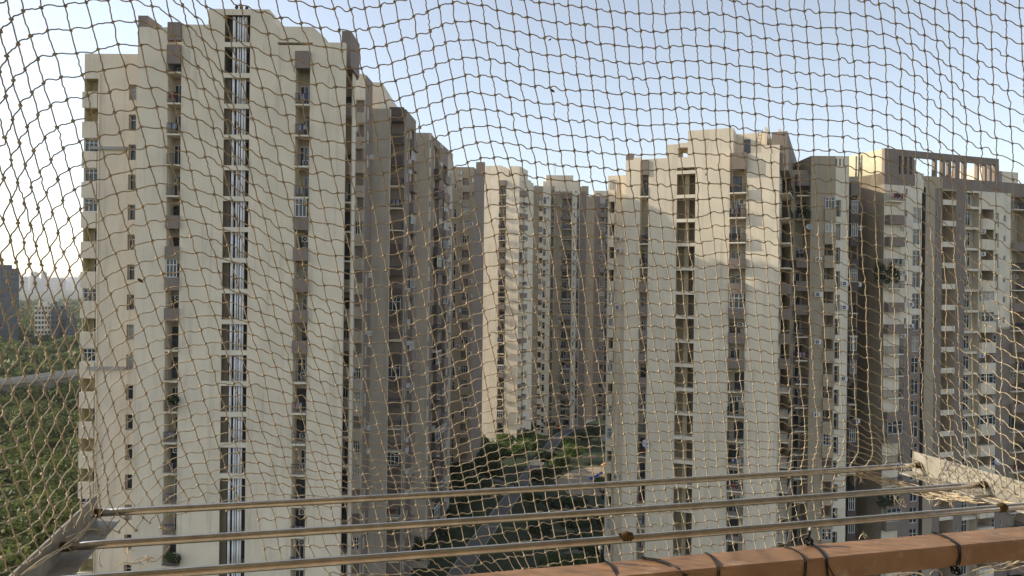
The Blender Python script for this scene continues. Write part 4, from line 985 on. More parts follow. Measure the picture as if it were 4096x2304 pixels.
tower(205.5, 236, 1222, 482, 14, 'steelblue', 'grey and white striped half of the white tower block', 'tower', 9, 2)
tower(236.5, 268, 1238, 490, 16, 'steelblue', 'taller blue grey block right of the white tower', 'tower', 9, 4, 'glassb')
tower(268.5, 308, 1268, 488, 16, 'steelblue', 'lower blue grey block beside the nearest cream tower', 'tower', 8, 4, 'glassb')
rn = random.Random(77); b_ = None
for i in range(64):
    Y = rn.uniform(3200, 8300); px = 60 + (300 / 64) * i + rn.uniform(-4, 4); w = rn.uniform(9, 26) * Y / 3000; h = rn.uniform(46, 74) if i % 4 else rn.uniform(74, 104)
    m = MB(); m.box(-w / 2, w / 2, -9, 9, 0, h); m.box(-w * 0.2, w * 0.2, -4, 4, h, h + 5)
    for k in range(1, int(h / 9)): m.box(-w / 2 - 0.5, w / 2 + 0.5, -9.5, -9.01, k * 9, k * 9 + 3)
    o = link('distant_tower', m.mesh('distant_tower', ['haze_tower']), None, (X(px, Y), Y, 0)); tag(o, 'pale tower of the far skyline dissolving in haze', 'tower', 'towers of the far skyline')

# ------------------------------------------------------------------ haze
hz = MB(); hz.box(-9200, 4200, -330, 9200, -1.2, 109.0); me = hz.mesh('haze', [])
hm = bpy.data.materials.new('haze'); hm.use_nodes = True; ht = hm.node_tree; ht.nodes.clear()
ho = ht.nodes.new('ShaderNodeOutputMaterial'); hv = ht.nodes.new('ShaderNodeVolumePrincipled'); hv.inputs['Color'].default_value = (0.94, 0.94, 0.96, 1); hv.inputs['Density'].default_value = 0.00009; hv.inputs['Anisotropy'].default_value = 0.0
ht.links.new(hv.outputs[0], ho.inputs['Volume']); me.materials.append(hm)
tag(link('haze', me), None, None, None, 'stuff')

# ------------------------------------------------------------------ balcony handrail
RD = Vector((0.968, 0.25, 0)).normalized(); RN = Vector((-RD.y, RD.x, 0))      # along the rail, outward
ZR = H - 0.5
def RP(u, v, z): return RD * u + RN * v + Vector((0, 0, z))
rail_t = thing('balcony_railing', 'rust red painted balcony handrail crossing the lower right corner', 'railing', RP(0, 1.25, H - 1.55))
def rbox(name, u0, u1, v0, v1, z0, z1, m, parent, bev=0.004):
    b = MB(); o = RP((u0 + u1) / 2, (v0 + v1) / 2, z0)
    w, d, h = (u1 - u0) / 2, (v1 - v0) / 2, z1 - z0; e = bev
    prof = [(-d + e, 0), (d - e, 0), (d, e), (d, h - e), (d - e, h), (-d + e, h), (-d, h - e), (-d, e)]
    for x in (-w, w):
        for (y, z) in prof: b.v.append((x, y, z))
    for q in range(8): b.f.append((q, (q + 1) % 8, 8 + (q + 1) % 8, 8 + q)[::-1]); b.m.append(0)
    b.f += [tuple(range(8)), tuple(range(15, 7, -1))]; b.m += [0, 0]
    me = b.mesh(name, [m]); ob = link(name, me, parent, o - (parent.location if parent else Vector()), math.atan2(RD.y, RD.x)); return ob
rbox('handrail', -2.6, 3.4, 1.213, 1.288, ZR - 0.042, ZR, 'rail', rail_t)
for u in (-2.4, -1.0, 2.4, 3.3): rbox('post', u - 0.025, u + 0.025, 1.225, 1.275, H - 1.55, ZR - 0.0425, 'rail', rail_t, 0.003)
rbox('bottom_rail', -2.6, 3.4, 1.232, 1.268, H - 1.47, H - 1.43, 'rail', rail_t, 0.003)
flat('balcony_floor', [RP(-2.8, -2.0, 0), RP(3.6, -2.0, 0), RP(3.6, 1.34, 0), RP(-2.8, 1.34, 0)], H - 1.55, 'floor_tile')

own = thing('own_balcony', 'unseen pale ceiling slab of the balcony the view is taken from, overhang added to shade the net', 'balcony', RP(0, -0.9, H - 1.55))
rbox('wall', -3.9, 4.2, -1.3, -1.1, H - 1.55, H + 1.249, 'recess', own); rbox('ceiling', -4.0, 4.5, -1.3, 2.42, H + 1.25, H + 1.42, 'white', own); None  # ceiling is out of view; its overhang is added to shade the upper net
# ------------------------------------------------------------------ clothes rack beyond the rail
rack = thing('drying_rack', 'steel clothes drying rack of three tubes between two angle brackets', 'drying rack', RP(0, 1.5, ZR))
def hplane(px, py, z): return on_ground(px, py, z)
L1 = hplane(372, 2056, ZR); R1 = hplane(3676, 1859, ZR)
def ruv(p): return p.dot(RD), p.dot(RN)
uL, v1a = ruv(L1); uR, v1b = ruv(R1); vt1 = (v1a + v1b) / 2
vts = [vt1]
for (px, py) in ((2048, 2066), (2048, 2183)): vts.append(ruv(hplane(px, py, ZR))[1])
for i, v in enumerate(vts):
    m = MB(); a = RP(uL - 0.003, v, ZR); b = RP(uR + 0.003, v, ZR); n = 24
    m.tube([a.lerp(b, q / n) - Vector((0, 0, 0.004 * math.sin(math.pi * q / n))) - rack.location for q in range(n + 1)], 0.0083, 14); link('tube', m.mesh('tube', ['steel'], True), rack)
for (u, s) in ((uL, 1), (uR, -1)):
    m = MB(); v0, v1 = 1.29, vt1 + 0.03; hh = 0.034; t = 0.004
    def pts(uu, vv, zz): return RP(uu, vv, zz) - rack.location
    def bx(ua, ub, va, vb, za, zb):
        q = [pts(ua, va, za), pts(ub, va, za), pts(ub, vb, za), pts(ua, vb, za), pts(ua, va, zb), pts(ub, va, zb), pts(ub, vb, zb), pts(ua, vb, zb)]
        i = len(m.v); m.v += [tuple(k) for k in q]
        for f in ((0, 3, 2, 1), (4, 5, 6, 7), (0, 1, 5, 4), (1, 2, 6, 5), (2, 3, 7, 6), (3, 0, 4, 7)): m.f.append(tuple(i + k for k in f)); m.m.append(0)
    a, c = sorted((u, u - s * t)); bx(a, c, v0, v1, ZR - 0.024, ZR + hh)
    a, c = sorted((u - s * t, u + s * 0.045)); bx(a, c, v0, v1, ZR - 0.029, ZR - 0.0245)
    link('angle_bracket', m.mesh('angle_bracket', ['angle']), rack)
    for v in vts:
        e = MB(); p0 = RP(u + s * 0.001, v, ZR); p1 = RP(u + s * 0.016, v, ZR); e.tube([p0 - rack.location, p1 - rack.location], 0.0092, 12); link('end_collar', e.mesh('end_collar', ['nest'], True), rack)
def lump(px, py, sz, label, name='mud_lump', ring=True):
    p = hplane(px, py, ZR); u, v = ruv(p); v = min(vts, key=lambda q: abs(q - v)); rn2 = np.random.default_rng(int(px)); m = MB(); c = RP(u, v, ZR)
    n, k = 12, 9
    for i in range(k):
        for q in range(n):
            a = 2 * math.pi * q / n; f = i / (k - 1) * 2 - 1; r = 0.0082 + 0.0032 * max(0.02, (1 - f * f)) * rn2.uniform(0.35, 1.3)
            d = RD * (f * sz) + (RN * math.cos(a) + Vector((0, 0, 1)) * math.sin(a)) * r; m.v.append(tuple(d))
    for i in range(k - 1):
        for q in range(n): m.f.append((i * n + q, i * n + (q + 1) % n, (i + 1) * n + (q + 1) % n, (i + 1) * n + q)); m.m.append(0)
    o = link(name, m.mesh(name, ['nest'], True), None, c); tag(o, label, 'mud nest')
lump(2503, 2146, 0.013, 'small brown mud nest stuck round the nearest tube, near its middle')
lump(3905, 1998, 0.012, 'dried brown lump among frayed cords at the right end of the nearest tube')

# ------------------------------------------------------------------ the safety net
T = {'00': (0, 0), '10': (1024, 0), '20': (2048, 0), '30': (3072, 0), '01': (0, 768), '11': (1024, 768), '21': (2048, 768), '31': (3072, 768), '02': (0, 1536), '12': (1024, 1536), '22': (2048, 1536), '32': (3072, 1536)}
KN = {}
def _p(t, a): x, y = a.split(','); ox, oy = T[t]; return (ox + float(x) / 1.8867, oy + float(y) / 1.8867)
def RW(t, r, j0, txt, dj=1):
    for i, a in enumerate(txt.split()):
        if a != '-': KN[(r, j0 + dj * i)] = _p(t, a)
def CL(j, r0, txt):
    r = r0; t = None
    for a in txt.split():
        if a.startswith('@'): t = a[1:]; continue
        if a != '-': KN[(r, j)] = _p(t, a)
        r += 1
# columns on the left, each from its first visible row downwards
CL(-1, 1, '@00 1820,42 1858,195 1898,355')
CL(-2, 2, '@00 1703,130 1742,287 1782,452 1818,602 1860,757 1907,897')
CL(-3, 2, '@00 1557,50 1593,225 1635,380 1675,540 1715,687 1765,830 1805,972 1852,1125 1877,1263 1912,1395')
CL(-4, 3, '@00 1480,130 1527,295 1570,445 1612,600 1652,745 1695,905 1735,1040 1770,1182 1800,1322')
CL(-5, 3, '@00 1378,42 1412,197 1453,355 1495,508 1538,672 1577,818 1610,970 1642,1112 1678,1257 1715,1387')
CL(-6, 4, '@00 1282,118 1317,270 1375,435 1408,592 1447,752 1480,900 1513,1052 1548,1183 1590,1328')
CL(-7, 4, '@00 1147,45 1187,215 1217,378 1258,543 1297,702 1335,850 1368,1000 1407,1148 1440,1287 1473,1433 @01 1512,110 1550,240 1583,360 1625,487 1647,605 1683,727 1713,833 1745,950 1783,1053 1813,1160 1835,1263 1868,1362')
CL(-8, 4, '@00 985,5 1025,160 1063,343 1097,503 1140,665 1183,807 1220,965 1253,1110 1297,1250 1335,1385 @01 1370,75 1405,210 1443,337 1480,460 1517,580 1550,705 1580,825 1617,930 1652,1043 1687,1140 1718,1240 1740,1350 1765,1449 @02 1792,85 1813,175 1840,270 1865,352 1890,433 1915,520')
CL(-9, 4, '@00 815,0 852,167 892,335 945,500 980,660 1022,817 1063,957 1100,1110 1130,1258 1177,1397 @01 1217,75 1258,210 1290,340 1330,465 1373,585 1410,707 1440,823 1483,942 1518,1040 1550,1147 1585,1245 1615,1352 1637,1449 @02 1665,90 1695,175 1717,265 1747,353 1773,435 1800,517 1830,597 1847,680 1885,757 1905,840')
CL(-10, 4, '@00 650,20 695,197 740,372 783,530 828,697 865,850 903,1003 945,1143 990,1290 1025,1430 @01 1075,110 1110,235 1147,370 1187,500 1230,617 1267,730 1307,845 1345,960 1387,1065 1420,1163 1450,1268 1483,1368 @02 1515,15 1537,120 1567,212 1595,300 1625,393 1650,480 1680,547 1707,632 1735,715 1762,795 1800,862')
CL(-11, 4, '@00 492,45 535,230 578,403 622,567 663,720 705,883 745,1038 788,1187 832,1325 @01 880,15 917,153 963,285 1003,407 1047,540 1087,655 1128,775 1172,882 1213,992 1253,1097 1285,1207 1320,1305 1355,1410 @02 1385,55 1417,155 1440,245 1468,340 1497,423 1530,510 1553,592 1583,675 1615,745 1648,817 1680,887')
CL(-12, 4, '@00 310,60 358,232 413,410 462,580 505,752 550,912 600,1070 640,1225 685,1372 @01 735,63 775,203 820,330 870,465 912,583 957,703 995,825 1040,940 1082,1040 1118,1155 1150,1265 1187,1355 1223,1440 @02 1250,107 1285,200 1313,290 1340,370 1370,455 1403,530 1435,607 1467,687 1495,763 1530,832 1570,910')
CL(-13, 4, '@00 175,82 230,272 287,443 330,627 382,800 430,960 477,1120 523,1278 563,1432 @01 607,130 655,265 697,405 747,527 795,655 833,770 877,890 915,1008 953,1115 990,1220 1027,1322 1065,1422 @02 1100,70 1130,157 1160,255 1187,335 1215,428 1243,510 1275,590 1310,663 1345,742 1383,805 1425,870 1405,965')
CL(-14, 4, '@00 85,147 135,332 188,523 242,697 287,867 338,1042 385,1207 435,1353 @01 475,63 517,205 557,350 598,483 645,610 688,735 732,857 770,972 808,1085 848,1192 880,1295 913,1397 @02 945,45 980,147 1010,240 1043,322 1068,415 1095,490 1127,578 1157,665 1190,737 1230,803 1263,870 1307,925 1320,1000')
CL(-15, 4, '@00 5,235 52,423 100,607 153,793 205,960 255,1137 300,1297 350,1454 @01 395,157 437,310 480,453 523,592 570,715 612,843 650,960 690,1080 727,1185 763,1292 793,1397 @02 823,50 853,145 882,238 912,330 937,425 962,497 985,590 1020,665 1060,743 1103,820 1145,900 1190,955 1210,1085')
CL(-16, 5, '@00 0,540 45,727 97,903 147,1080 190,1245 235,1413 @01 287,125 330,278 375,423 415,573 460,705 507,843 540,960 580,1080 618,1192 665,1305 693,1405 @02 722,60 743,163 775,262 810,350 835,437 855,523 873,618 895,685 922,783 967,850 1025,937 1078,1007 1130,1050')
CL(-17, 7, '@00 37,1040 82,1205 133,1380 @01 183,90 230,250 273,405 315,553 360,700 410,833 453,960 492,1087 533,1203 575,1322 607,1432 @02 643,90 672,183 698,290 733,377 757,470 770,553 787,640 808,720 812,812 825,885 878,972 960,1030 1030,1107')
CL(-18, 8, '@00 30,1347 @01 82,65 138,235 182,383 223,545 265,690 308,843 360,968 405,1092 443,1220 492,1335 @02 533,10 580,112 605,227 633,328 672,413 703,510 713,600 728,690 740,768 750,845 755,920 748,1005 820,1080 900,1120')
CL(-19, 9, '@01 22,205 78,367 122,530 168,680 210,838 243,975 303,1110 352,1228 397,1357 @02 438,30 490,147 533,255 572,360 605,462 648,552 673,635 678,733 680,820 688,900 700,990')
CL(-20, 10, '@01 10,515 62,673 102,828 148,965 200,1103 243,1243 283,1363 @02 335,45 380,160 422,285 470,403 510,500 555,597 602,690 613,785 614,858 622,960 640,1050')
CL(-21, 12, '@01 42,960 85,1103 140,1240 185,1383 @02 225,55 270,182 307,300 350,428 397,540 425,643 463,735 512,825 515,900 540,1000 570,1080')
CL(-22, 13, '@01 15,1250 60,1393 @02 95,75 165,197 207,322 250,447 285,570 325,678 345,778 373,880 407,950 420,1040 490,1125')
CL(-23, 15, '@02 28,230 88,343 140,465 190,597 230,713 243,820 283,918 310,1010 340,1090 400,1185')
CL(-24, 17, '@02 20,505 65,625 125,750 170,868 205,975 230,1090 260,1180 310,1265')
CL(-25, 18, '@02 -60,660 0,770 52,903 73,1035 115,1150 150,1260 215,1350')
CL(-26, 19, '@02 -90,830 -70,940 -30,1070 0,1190 22,1310 60,1400 120,1440')
# rows and columns of the middle
RW('20', 0, 18, '207,20 318,35 424,43 525,55 640,73 742,87 856,98 958,102 1062,101 1157,108 1266,97 1373,96 1483,101 1595,108 1692,135 1793,150 1895,178')
RW('10', 1, 0, '40,95 190,135 342,175 487,215 628,231 752,233 851,217 963,197 1075,160 1190,124 1293,90 1382,52 1485,23 1597,24 1707,40 1820,78 1937,105')
RW('20', 1, 17, '115,131 222,154 333,171 440,175 550,186 649,204 764,215 862,222 973,233 1068,239 1170,235 1276,218 1384,221 1487,228 1603,236 1700,251 1803,272 1912,290')
RW('30', 1, 35, '83,302 188,308 297,322 406,330 526,333 637,345 757,353 880,361 997,401 1091,454 1198,507 1300,563 1387,620 1468,684 1587,732 1701,775 1824,820')
RW('10', 2, 0, '90,258 235,295 395,330 525,353 647,382 775,380 893,355 983,342 1100,300 1212,265 1315,235 1403,190 1505,163 1618,160 1730,180 1840,215 1952,240')
CL(0, 3, '@10 110,418 162,575 193,718 230,870 257,1013 295,1150 318,1283 345,1415')
CL(4, 3, '@10 677,520 730,663 750,798 770,940 798,1080 812,1210 842,1330 865,1452 @11 890,122 910,240')
CL(8, 3, '@10 1125,443 1155,577 1187,708 1212,838 1235,960 1265,1088 1280,1220 1305,1347')
CL(12, 3, '@10 1530,300 1557,438 1580,570 1597,703 1617,827 1640,958 1667,1077 1693,1195 1717,1310')
CL(16, 3, '@20 42,373 55,503 64,637 93,758 107,877 130,997 146,1118 175,1228 188,1342')
CL(20, 2, '@20 460,303 479,433 490,563 513,681 527,800 541,915 558,1032 570,1150 590,1260 606,1368')
CL(24, 2, '@20 883,350 885,480 913,594 928,711 942,828 950,946 967,1058 978,1168 -')
CL(28, 2, '@20 1292,345 1304,463 1316,588 1323,702 1335,818 1338,933 1355,1053 1368,1156 1387,1270 1400,1380')
CL(32, 2, '@20 1707,378 1716,497 1724,618 1728,736 1735,853 1742,968 1748,1083 1752,1187 1765,1302 1777,1407')
RW('10', 9, 0, '318,1283 460,1307 590,1328 720,1340 842,1330 957,1315 1065,1288 1175,1250 1280,1220')
RW('10', 10, 8, '1305,1347 1400,1300 1490,1268 1597,1225 1693,1195 1797,1190 1900,1197')
RW('20', 11, 14, '0,1320 92,1325 188,1342 293,1352 400,1365 507,1365 606,1368 710,1376 815,1386 897,1405 985,1395 1100,1398 1197,1398 1297,1403 1400,1380 1483,1386 1575,1388 1665,1398 1777,1407 1880,1420')
RW('11', 13, -3, '62,200 172,270 312,318 443,340 567,367 693,378 815,378 930,367 1045,352 1150,313 1263,277 1367,253 1470,213 1555,170 1658,130 1752,107 1862,92')
RW('21', 13, 14, '30,93 133,90 230,115 330,125 435,138 533,132 628,130 737,138 830,152 930,147 1030,143 1120,163 1215,170 1317,168 1402,190 1497,157 1597,150 1693,160 1785,170 1893,175')
RW('11', 14, -3, '90,328 200,393 330,432 463,467 597,480 725,490 842,497 965,480 1080,460 1187,430 1290,395 1392,360 1490,322 1577,290 1675,245 1775,213 1877,208')
RW('21', 15, 14, '65,317 168,322 272,330 375,338 472,340 575,340 673,345 765,348 862,367 957,355 1047,362 1140,372 1240,375 1335,378 1430,385 1522,355 1612,362 1705,357 1800,370 1907,378')
RW('11', 17, -3, '183,685 293,728 408,780 532,817 663,835 793,828 913,825 1033,800 1150,780 1263,750 1360,710 1455,685 1552,642 1645,607 1735,572 1835,545 1932,537')
RW('21', 17, 14, '97,527 200,530 310,532 415,535 510,540 612,540 710,543 800,555 900,577 980,550 1083,558 1170,563 1270,567 1362,563 1450,575 1543,548 1630,550 1718,555 1815,567 1925,575')
RW('21', 19, 13, '45,727 137,722 237,732 338,727 447,735 543,740 650,743 747,742 842,757 935,733 1020,748 1110,750 1203,740 1290,752 1375,757 1468,763 1560,742 1652,737 1735,748 1832,752')
RW('11', 21, -3, '300,1105 402,1150 523,1190 640,1222 765,1238 895,1237 1015,1225 1132,1213 1247,1183 1357,1152 1453,1120 1550,1073 1643,1025 1745,988 1832,955 1937,925')
RW('21', 21, 13, '85,915 185,912 283,925 375,927 477,927 570,930 672,937 767,943 865,943 960,915 1047,928 1132,940 1226,935 1313,937 1402,935 1492,935 1583,922 1673,915 1757,925 1850,932')
RW('21', 23, 12, '38,1115 127,1103 228,1085 330,1103 420,1108 517,1105 607,1110 702,1110 803,1120 897,1120 987,1102 1068,1103 1157,1112 1252,1112 1330,1122 1417,1112 1513,1117 1600,1095 1690,1095 1777,1102 1865,1115')
RW('21', 26, 12, '97,1390 197,1365 290,1352 380,1370 473,1375 575,1367 663,1362 755,1372 850,1370 945,1365 1030,1360 1110,1353 1200,1365 1287,1360 1377,1365 1455,1365 1545,1355 1627,1360 1720,1350 1810,1350 1890,1360')
RW('12', 28, -7, '0,200 117,227 240,237 360,270 470,297 585,325 693,355 815,367 933,377 1047,388 1163,397 1287,378 1390,355 1487,318 1577,278 1680,242 1775,193 1870,157')
RW('22', 28, 11, '35,130 127,105 223,90 322,77 425,75 528,82 623,87 713,68 797,72 880,70 973,75 1063,67 1145,65 1235,62 1315,72 1395,68 1480,70 1567,67 1650,65 1735,57 1823,60 1912,60')
RW('22', 31, 11, '80,365 175,347 283,325 368,325 465,320 555,320 665,315 757,310 840,298 927,298 1015,293 1100,285 1180,290 1262,292 1350,292 1433,293 1517,293 1603,287 1690,280 1777,283 1850,292')
RW('12', 33, -8, '13,593 125,620 233,632 357,648 472,657 587,670 695,682 812,683 925,682 1027,697 1145,703 1250,702 1355,693 1460,688 1555,670 1655,637 1747,597 1845,567')
RW('22', 34, 10, '28,610 117,590 212,575 305,570 400,548 497,557 595,542 690,547 780,537 862,535 948,535 1037,508 1130,505 1205,507 1300,505 1380,502 1455,507 1540,503 1625,500 1702,490 1783,487 1867,490')
RW('12', 36, -9, '-30,845 87,830 205,833 320,845 433,845 545,847 655,853 763,855 877,850 980,857 1085,850 1190,848 1300,840 1393,840 1490,832 1590,827 1700,800 1795,767 1885,762')
RW('22', 37, 10, '62,808 155,803 252,787 343,772 437,765 525,757 618,755 708,740 800,743 883,737 970,735 1062,723 1143,718 1225,703 1313,703 1395,703 1473,697 1553,695 1640,692 1710,678 1797,675')
RW('12', 37, -1, '893,930 1003,935 1107,915 1212,915 1315,912 1412,910 1510,900 1610,893')
RW('12', 38, -9, '18,1027 142,1015 255,1005 375,1007 490,1012 587,1027 702,1020 810,1025 920,1025 1020,1027 1130,1022 1233,1012 1333,1005 1430,997 1530,985 1632,965 1725,955 1823,930')
RW('12', 39, -3, '715,1122 830,1122 935,1127 1043,1130 1150,1120 1247,1113 1350,1103 1453,1087 1550,1072 1647,1065 1750,1048')
RW('22', 39, 17, '735,915 820,908 908,900 997,893 1090,885 1170,880 1257,870 1335,867 1420,867 1503,857 1585,850 1663,840 1743,830 1825,825 1900,822')
RW('12', 40, -9, '60,1245 175,1240 297,1222 402,1225 520,1222 628,1220 742,1218 847,1225 957,1230 1063,1232 1165,1225 1273,1217 1372,1195 1468,1190 1568,1180 1670,1160 1767,1140 1865,1125')
RW('22', 40, 15, '580,1020 665,1008 755,1000 845,995 937,993 1023,983 1110,970 1193,965 1275,957 1360,950 1440,943 1523,940 1612,933 1688,920 1770,912 1850,905')
RW('12', 41, -2, '870,1330 975,1333 1080,1332 1185,1325 1293,1308 1403,1297 1497,1290')
RW('22', 41, 16, '692,1108 782,1093 872,1083 963,1075 1050,1070 1135,1065 1225,1057 1300,1050 1383,1047 1465,1035 1550,1030 1635,1025 1715,1010 1795,1000 1875,995')
RW('12', 42, -6, '550,1432 660,1440 775,1440 880,1437 990,1440 1095,1435 1200,1418 1310,1405 1407,1400 1513,1380 1610,1375 1707,1353 1803,1337 1905,1307')
RW('22', 43, 10, '187,1388 275,1370 370,1347 463,1330 560,1315 645,1305 735,1295 823,1282 910,1277 995,1265 1088,1257 1178,1247 1257,1247 1340,1232 1425,1223 1507,1213 1592,1213 1672,1203 1750,1195 1830,1178')
# the right
CL(35, 2, '@30 93,420 103,537 110,655 113,778 113,898 117,1018 122,1122 123,1238 130,1350 @31 143,7 150,105 168,207 175,315 182,413 188,515 195,605 200,710 205,795 205,887 213,975 222,1070 228,1157 233,1247 238,1320 248,1407 - @32 255,92 268,168 274,245 280,318 283,378 280,430 275,485 270,535 262,580 250,625')
CL(34, 28, '@32 170,95 180,172 178,245 182,318 185,375 185,430 183,490 180,540 178,585 165,645')
CL(33, 28, '@32 70,80 78,155 82,230 85,290 90,368 92,430 90,495 92,555 85,610 80,665')
CL(38, 2, '@30 415,447 425,568 432,683 443,797 453,908 453,1028 463,1135 460,1250 473,1360 @31 473,15 483,123 487,228 490,330 493,433 502,530 512,632 520,728 520,822 530,925')
CL(40, 2, '@30 648,465 658,578 668,692 668,820 678,930 680,1047 690,1160 695,1278 700,1390 @31 693,50 713,157 705,267 713,373 713,478 722,580 730,680 738,780 743,877 743,978 745,1073 748,1168 752,1253 755,1348 755,1440 @32 755,60 763,155 768,235 770,300 778,360 785,410 790,460 790,505 785,550 765,580 735,620 700,650')
CL(44, 2, '@30 1107,572 1103,703 1107,825 1107,955 1113,1070 1117,1187 1120,1303 1120,1420 @31 1133,88 1132,203 1147,315 1153,430 1157,540 1157,650 1153,757 1150,865 1158,970 1160,1070 1150,1168 1148,1265 1162,1362 @32 1168,5 1163,95 1163,180 1170,265 1185,370 1190,470 1195,560 1210,675 1220,740 1240,800')
CL(48, 2, '@30 1485,810 1495,940 1503,1067 1490,1193 1492,1320 1490,1440 @31 1497,115 1487,238 1493,360 1493,475 1500,597 1515,705 1530,820 1537,935 1543,1040 1525,1145 1545,1255 1540,1365 @32 1545,30 1550,115 1550,210 1560,335 1575,465 1575,570 1600,675 1635,778 1650,860')
CL(51, 2, '@30 1827,955 1847,1083 1850,1215 1848,1355 @31 1855,35 1850,165 1843,288 1833,428 1833,545 1840,672 1840,790 1845,907 1857,1017 1865,1130 1880,1252 1885,1362 @32 1878,30 1880,125 1867,245 1860,340 1860,450 1865,565 1887,680 1900,770 1905,850')
RW('31', 12, 36, '255,107 - - 597,145 - 813,183 935,205 1037,258')
RW('31', 12, 45, '1232,375 1318,455 1405,517')
R0, R1_, J0_, J1_ = -14, 46, -27, 58
def last_row(j):
    if j <= -12:
        return max(r for (r, jj) in KN if jj == j) if any(jj == j for (r, jj) in KN) else 27
    if j <= -10: return 37
    if j <= -7: return 41
    if j <= 37: return 45
    return {38: 42, 39: 40, 40: 37, 41: 36, 42: 34, 43: 33, 44: 32}.get(j, {45: 31, 46: 30, 47: 29, 48: 28}.get(j, 26))
nodes = [(r, j) for j in range(J0_, J1_ + 1) for r in range(R0, last_row(j) + 1)]
IX = {n: i for i, n in enumerate(nodes)}; N = len(nodes)
AM = np.zeros((N, N), np.float64); RHS = np.zeros((N, 2))
def add_row(idx, cf, wgt=1.0, val=None):
    idx = np.array(idx); cf = np.array(cf, float)
    AM[np.ix_(idx, idx)] += wgt * np.outer(cf, cf)
    if val is not None: RHS[idx] += wgt * cf[:, None] * np.array(val)[None, :]
for (r, j), i in IX.items():
    a, c = IX.get((r - 1, j)), IX.get((r + 1, j))
    if a is not None and c is not None: add_row([a, i, c], [1, -2, 1])
    a, c = IX.get((r, j - 1)), IX.get((r, j + 1))
    if a is not None and c is not None: add_row([a, i, c], [1, -2, 1])
    a, c, d = IX.get((r + 1, j)), IX.get((r, j + 1)), IX.get((r + 1, j + 1))
    if a is not None and c is not None and d is not None: add_row([i, a, c, d], [1, -1, -1, 1], 0.6)
for n, p in KN.items():
    if n in IX: add_row([IX[n]], [1], 300.0, p)
AM[np.arange(N), np.arange(N)] += 1e-7
PX = np.linalg.solve(AM, RHS)
free = np.array([n not in KN for n in nodes]); PX[free] += rng.normal(scale=1.6, size=(free.sum(), 2))

def net_depth(d):
    a = -0.25 * d.x + 0.968 * d.y
    t1 = (1.83 - 0.232) / (a + 0.464 * d.z)
    if t1 * d.z < -0.5: t1 = 2.08 / (a - 0.5 * d.z)
    q = 0.968 * d.x + 0.25; c = [t1]
    if q < -0.02: c.append(-0.455 / q)
    if q > 0.02: c.append(1.68 / q)
    k = 9.0; return -math.log(sum(math.exp(-k * x) for x in c)) / k
def net_pt(px, py):
    d = ray(px, py); return CAM + d * net_depth(d)
NP = [net_pt(px, py) for px, py in PX]
net = thing('safety_net', 'tan knotted bird net stretched across the whole balcony opening', 'net', RP(0, 1.4, H))
no = net.location
BROKEN = {((13, 28), (14, 28))}
def strand(seq):
    run = []
    for n in seq:
        if n in IX: run.append(n)
        else:
            if len(run) > 1: yield run
            run = []
    if len(run) > 1: yield run
CR = 0.00114
def cord(run, horiz, rn):
    segs = 6; pts = []
    for a in range(len(run) - 1):
        p, q = NP[IX[run[a]]], NP[IX[run[a + 1]]]; d = q - p; L_ = d.length
        view = (p - CAM).normalized(); side = d.normalized().cross(view)
        if horiz: s1, s2 = rn.gauss(0.015, 0.035), rn.gauss(0.06, 0.03)
        else: s1, s2 = rn.gauss(0, 0.022), rn.gauss(0.0, 0.02)
        s3 = rn.gauss(0, 0.012); dz = rn.gauss(0, 0.05)
        for k in range(segs):
            u = k / segs; w = (s1 * math.sin(math.pi * u) + s2 * math.sin(2 * math.pi * u) + s3 * math.sin(5 * math.pi * u)) * L_
            pts.append(p + d * u + side * w + view * (dz * math.sin(math.pi * u) * L_))
    pts.append(NP[IX[run[-1]]]); return pts
rnc = random.Random(99)
def add_cord(pts, name='cord', mname='cord', r=CR, n=5, parent=net):
    m = MB(); m.tube([p - no for p in pts], r, n); return link(name, m.mesh(name, [mname], True), parent)
for r in range(R0, R1_ + 1):
    for run in strand([(r, j) for j in range(J0_, J1_ + 1)]): add_cord(cord(run, True, rnc))
for j in range(J0_, J1_ + 1):
    for run in strand([(r, j) for r in range(R0, R1_ + 1)]): add_cord(cord(run, False, rnc))
# knots: a small turned lump where two cords cross
def knot_mesh(k):
    import bmesh
    bm = bmesh.new(); bmesh.ops.create_icosphere(bm, subdivisions=1, radius=1.0); rk = random.Random(k)
    for v in bm.verts: v.co *= rk.uniform(0.8, 1.15)
    me = bpy.data.meshes.new('knot'); bm.to_mesh(me); bm.free()
    me.polygons.foreach_set('use_smooth', [True] * len(me.polygons)); me.materials.append(M['cord']); return me
kms = [knot_mesh(k) for k in range(4)]
vis = [i for i, (px, py) in enumerate(PX) if -30 < px < 4126 and -30 < py < 2334]
vis.sort(key=lambda i: (NP[i] - CAM).length); near = set(vis[:300])
kv, kf = [], []
for i in range(N):
    rot = Matrix.Rotation(rnc.uniform(0, 6.28), 4, 'Y') @ Matrix.Rotation(rnc.uniform(-.5, .5), 4, 'X'); sc = Matrix.Diagonal((0.0040 * rnc.uniform(.85, 1.2), 0.003, 0.003 * rnc.uniform(.85, 1.2), 1))
    mw = Matrix.Translation(NP[i] - no) @ rot @ sc; me = kms[i % 4]
    if i in near:
        o = bpy.data.objects.new('knot', me); COL.objects.link(o); o.parent = net; o.matrix_local = mw
    else:
        b0 = len(kv); kv += [tuple(mw @ v.co) for v in me.vertices]; kf += [tuple(b0 + q for q in p.vertices) for p in me.polygons]
me = bpy.data.meshes.new('knots'); me.from_pydata(kv, [], kf); me.polygons.foreach_set('use_smooth', [True] * len(kf)); me.materials.append(M['cord'])
tag(link('small_knots', me, net), None, None, None, 'stuff')
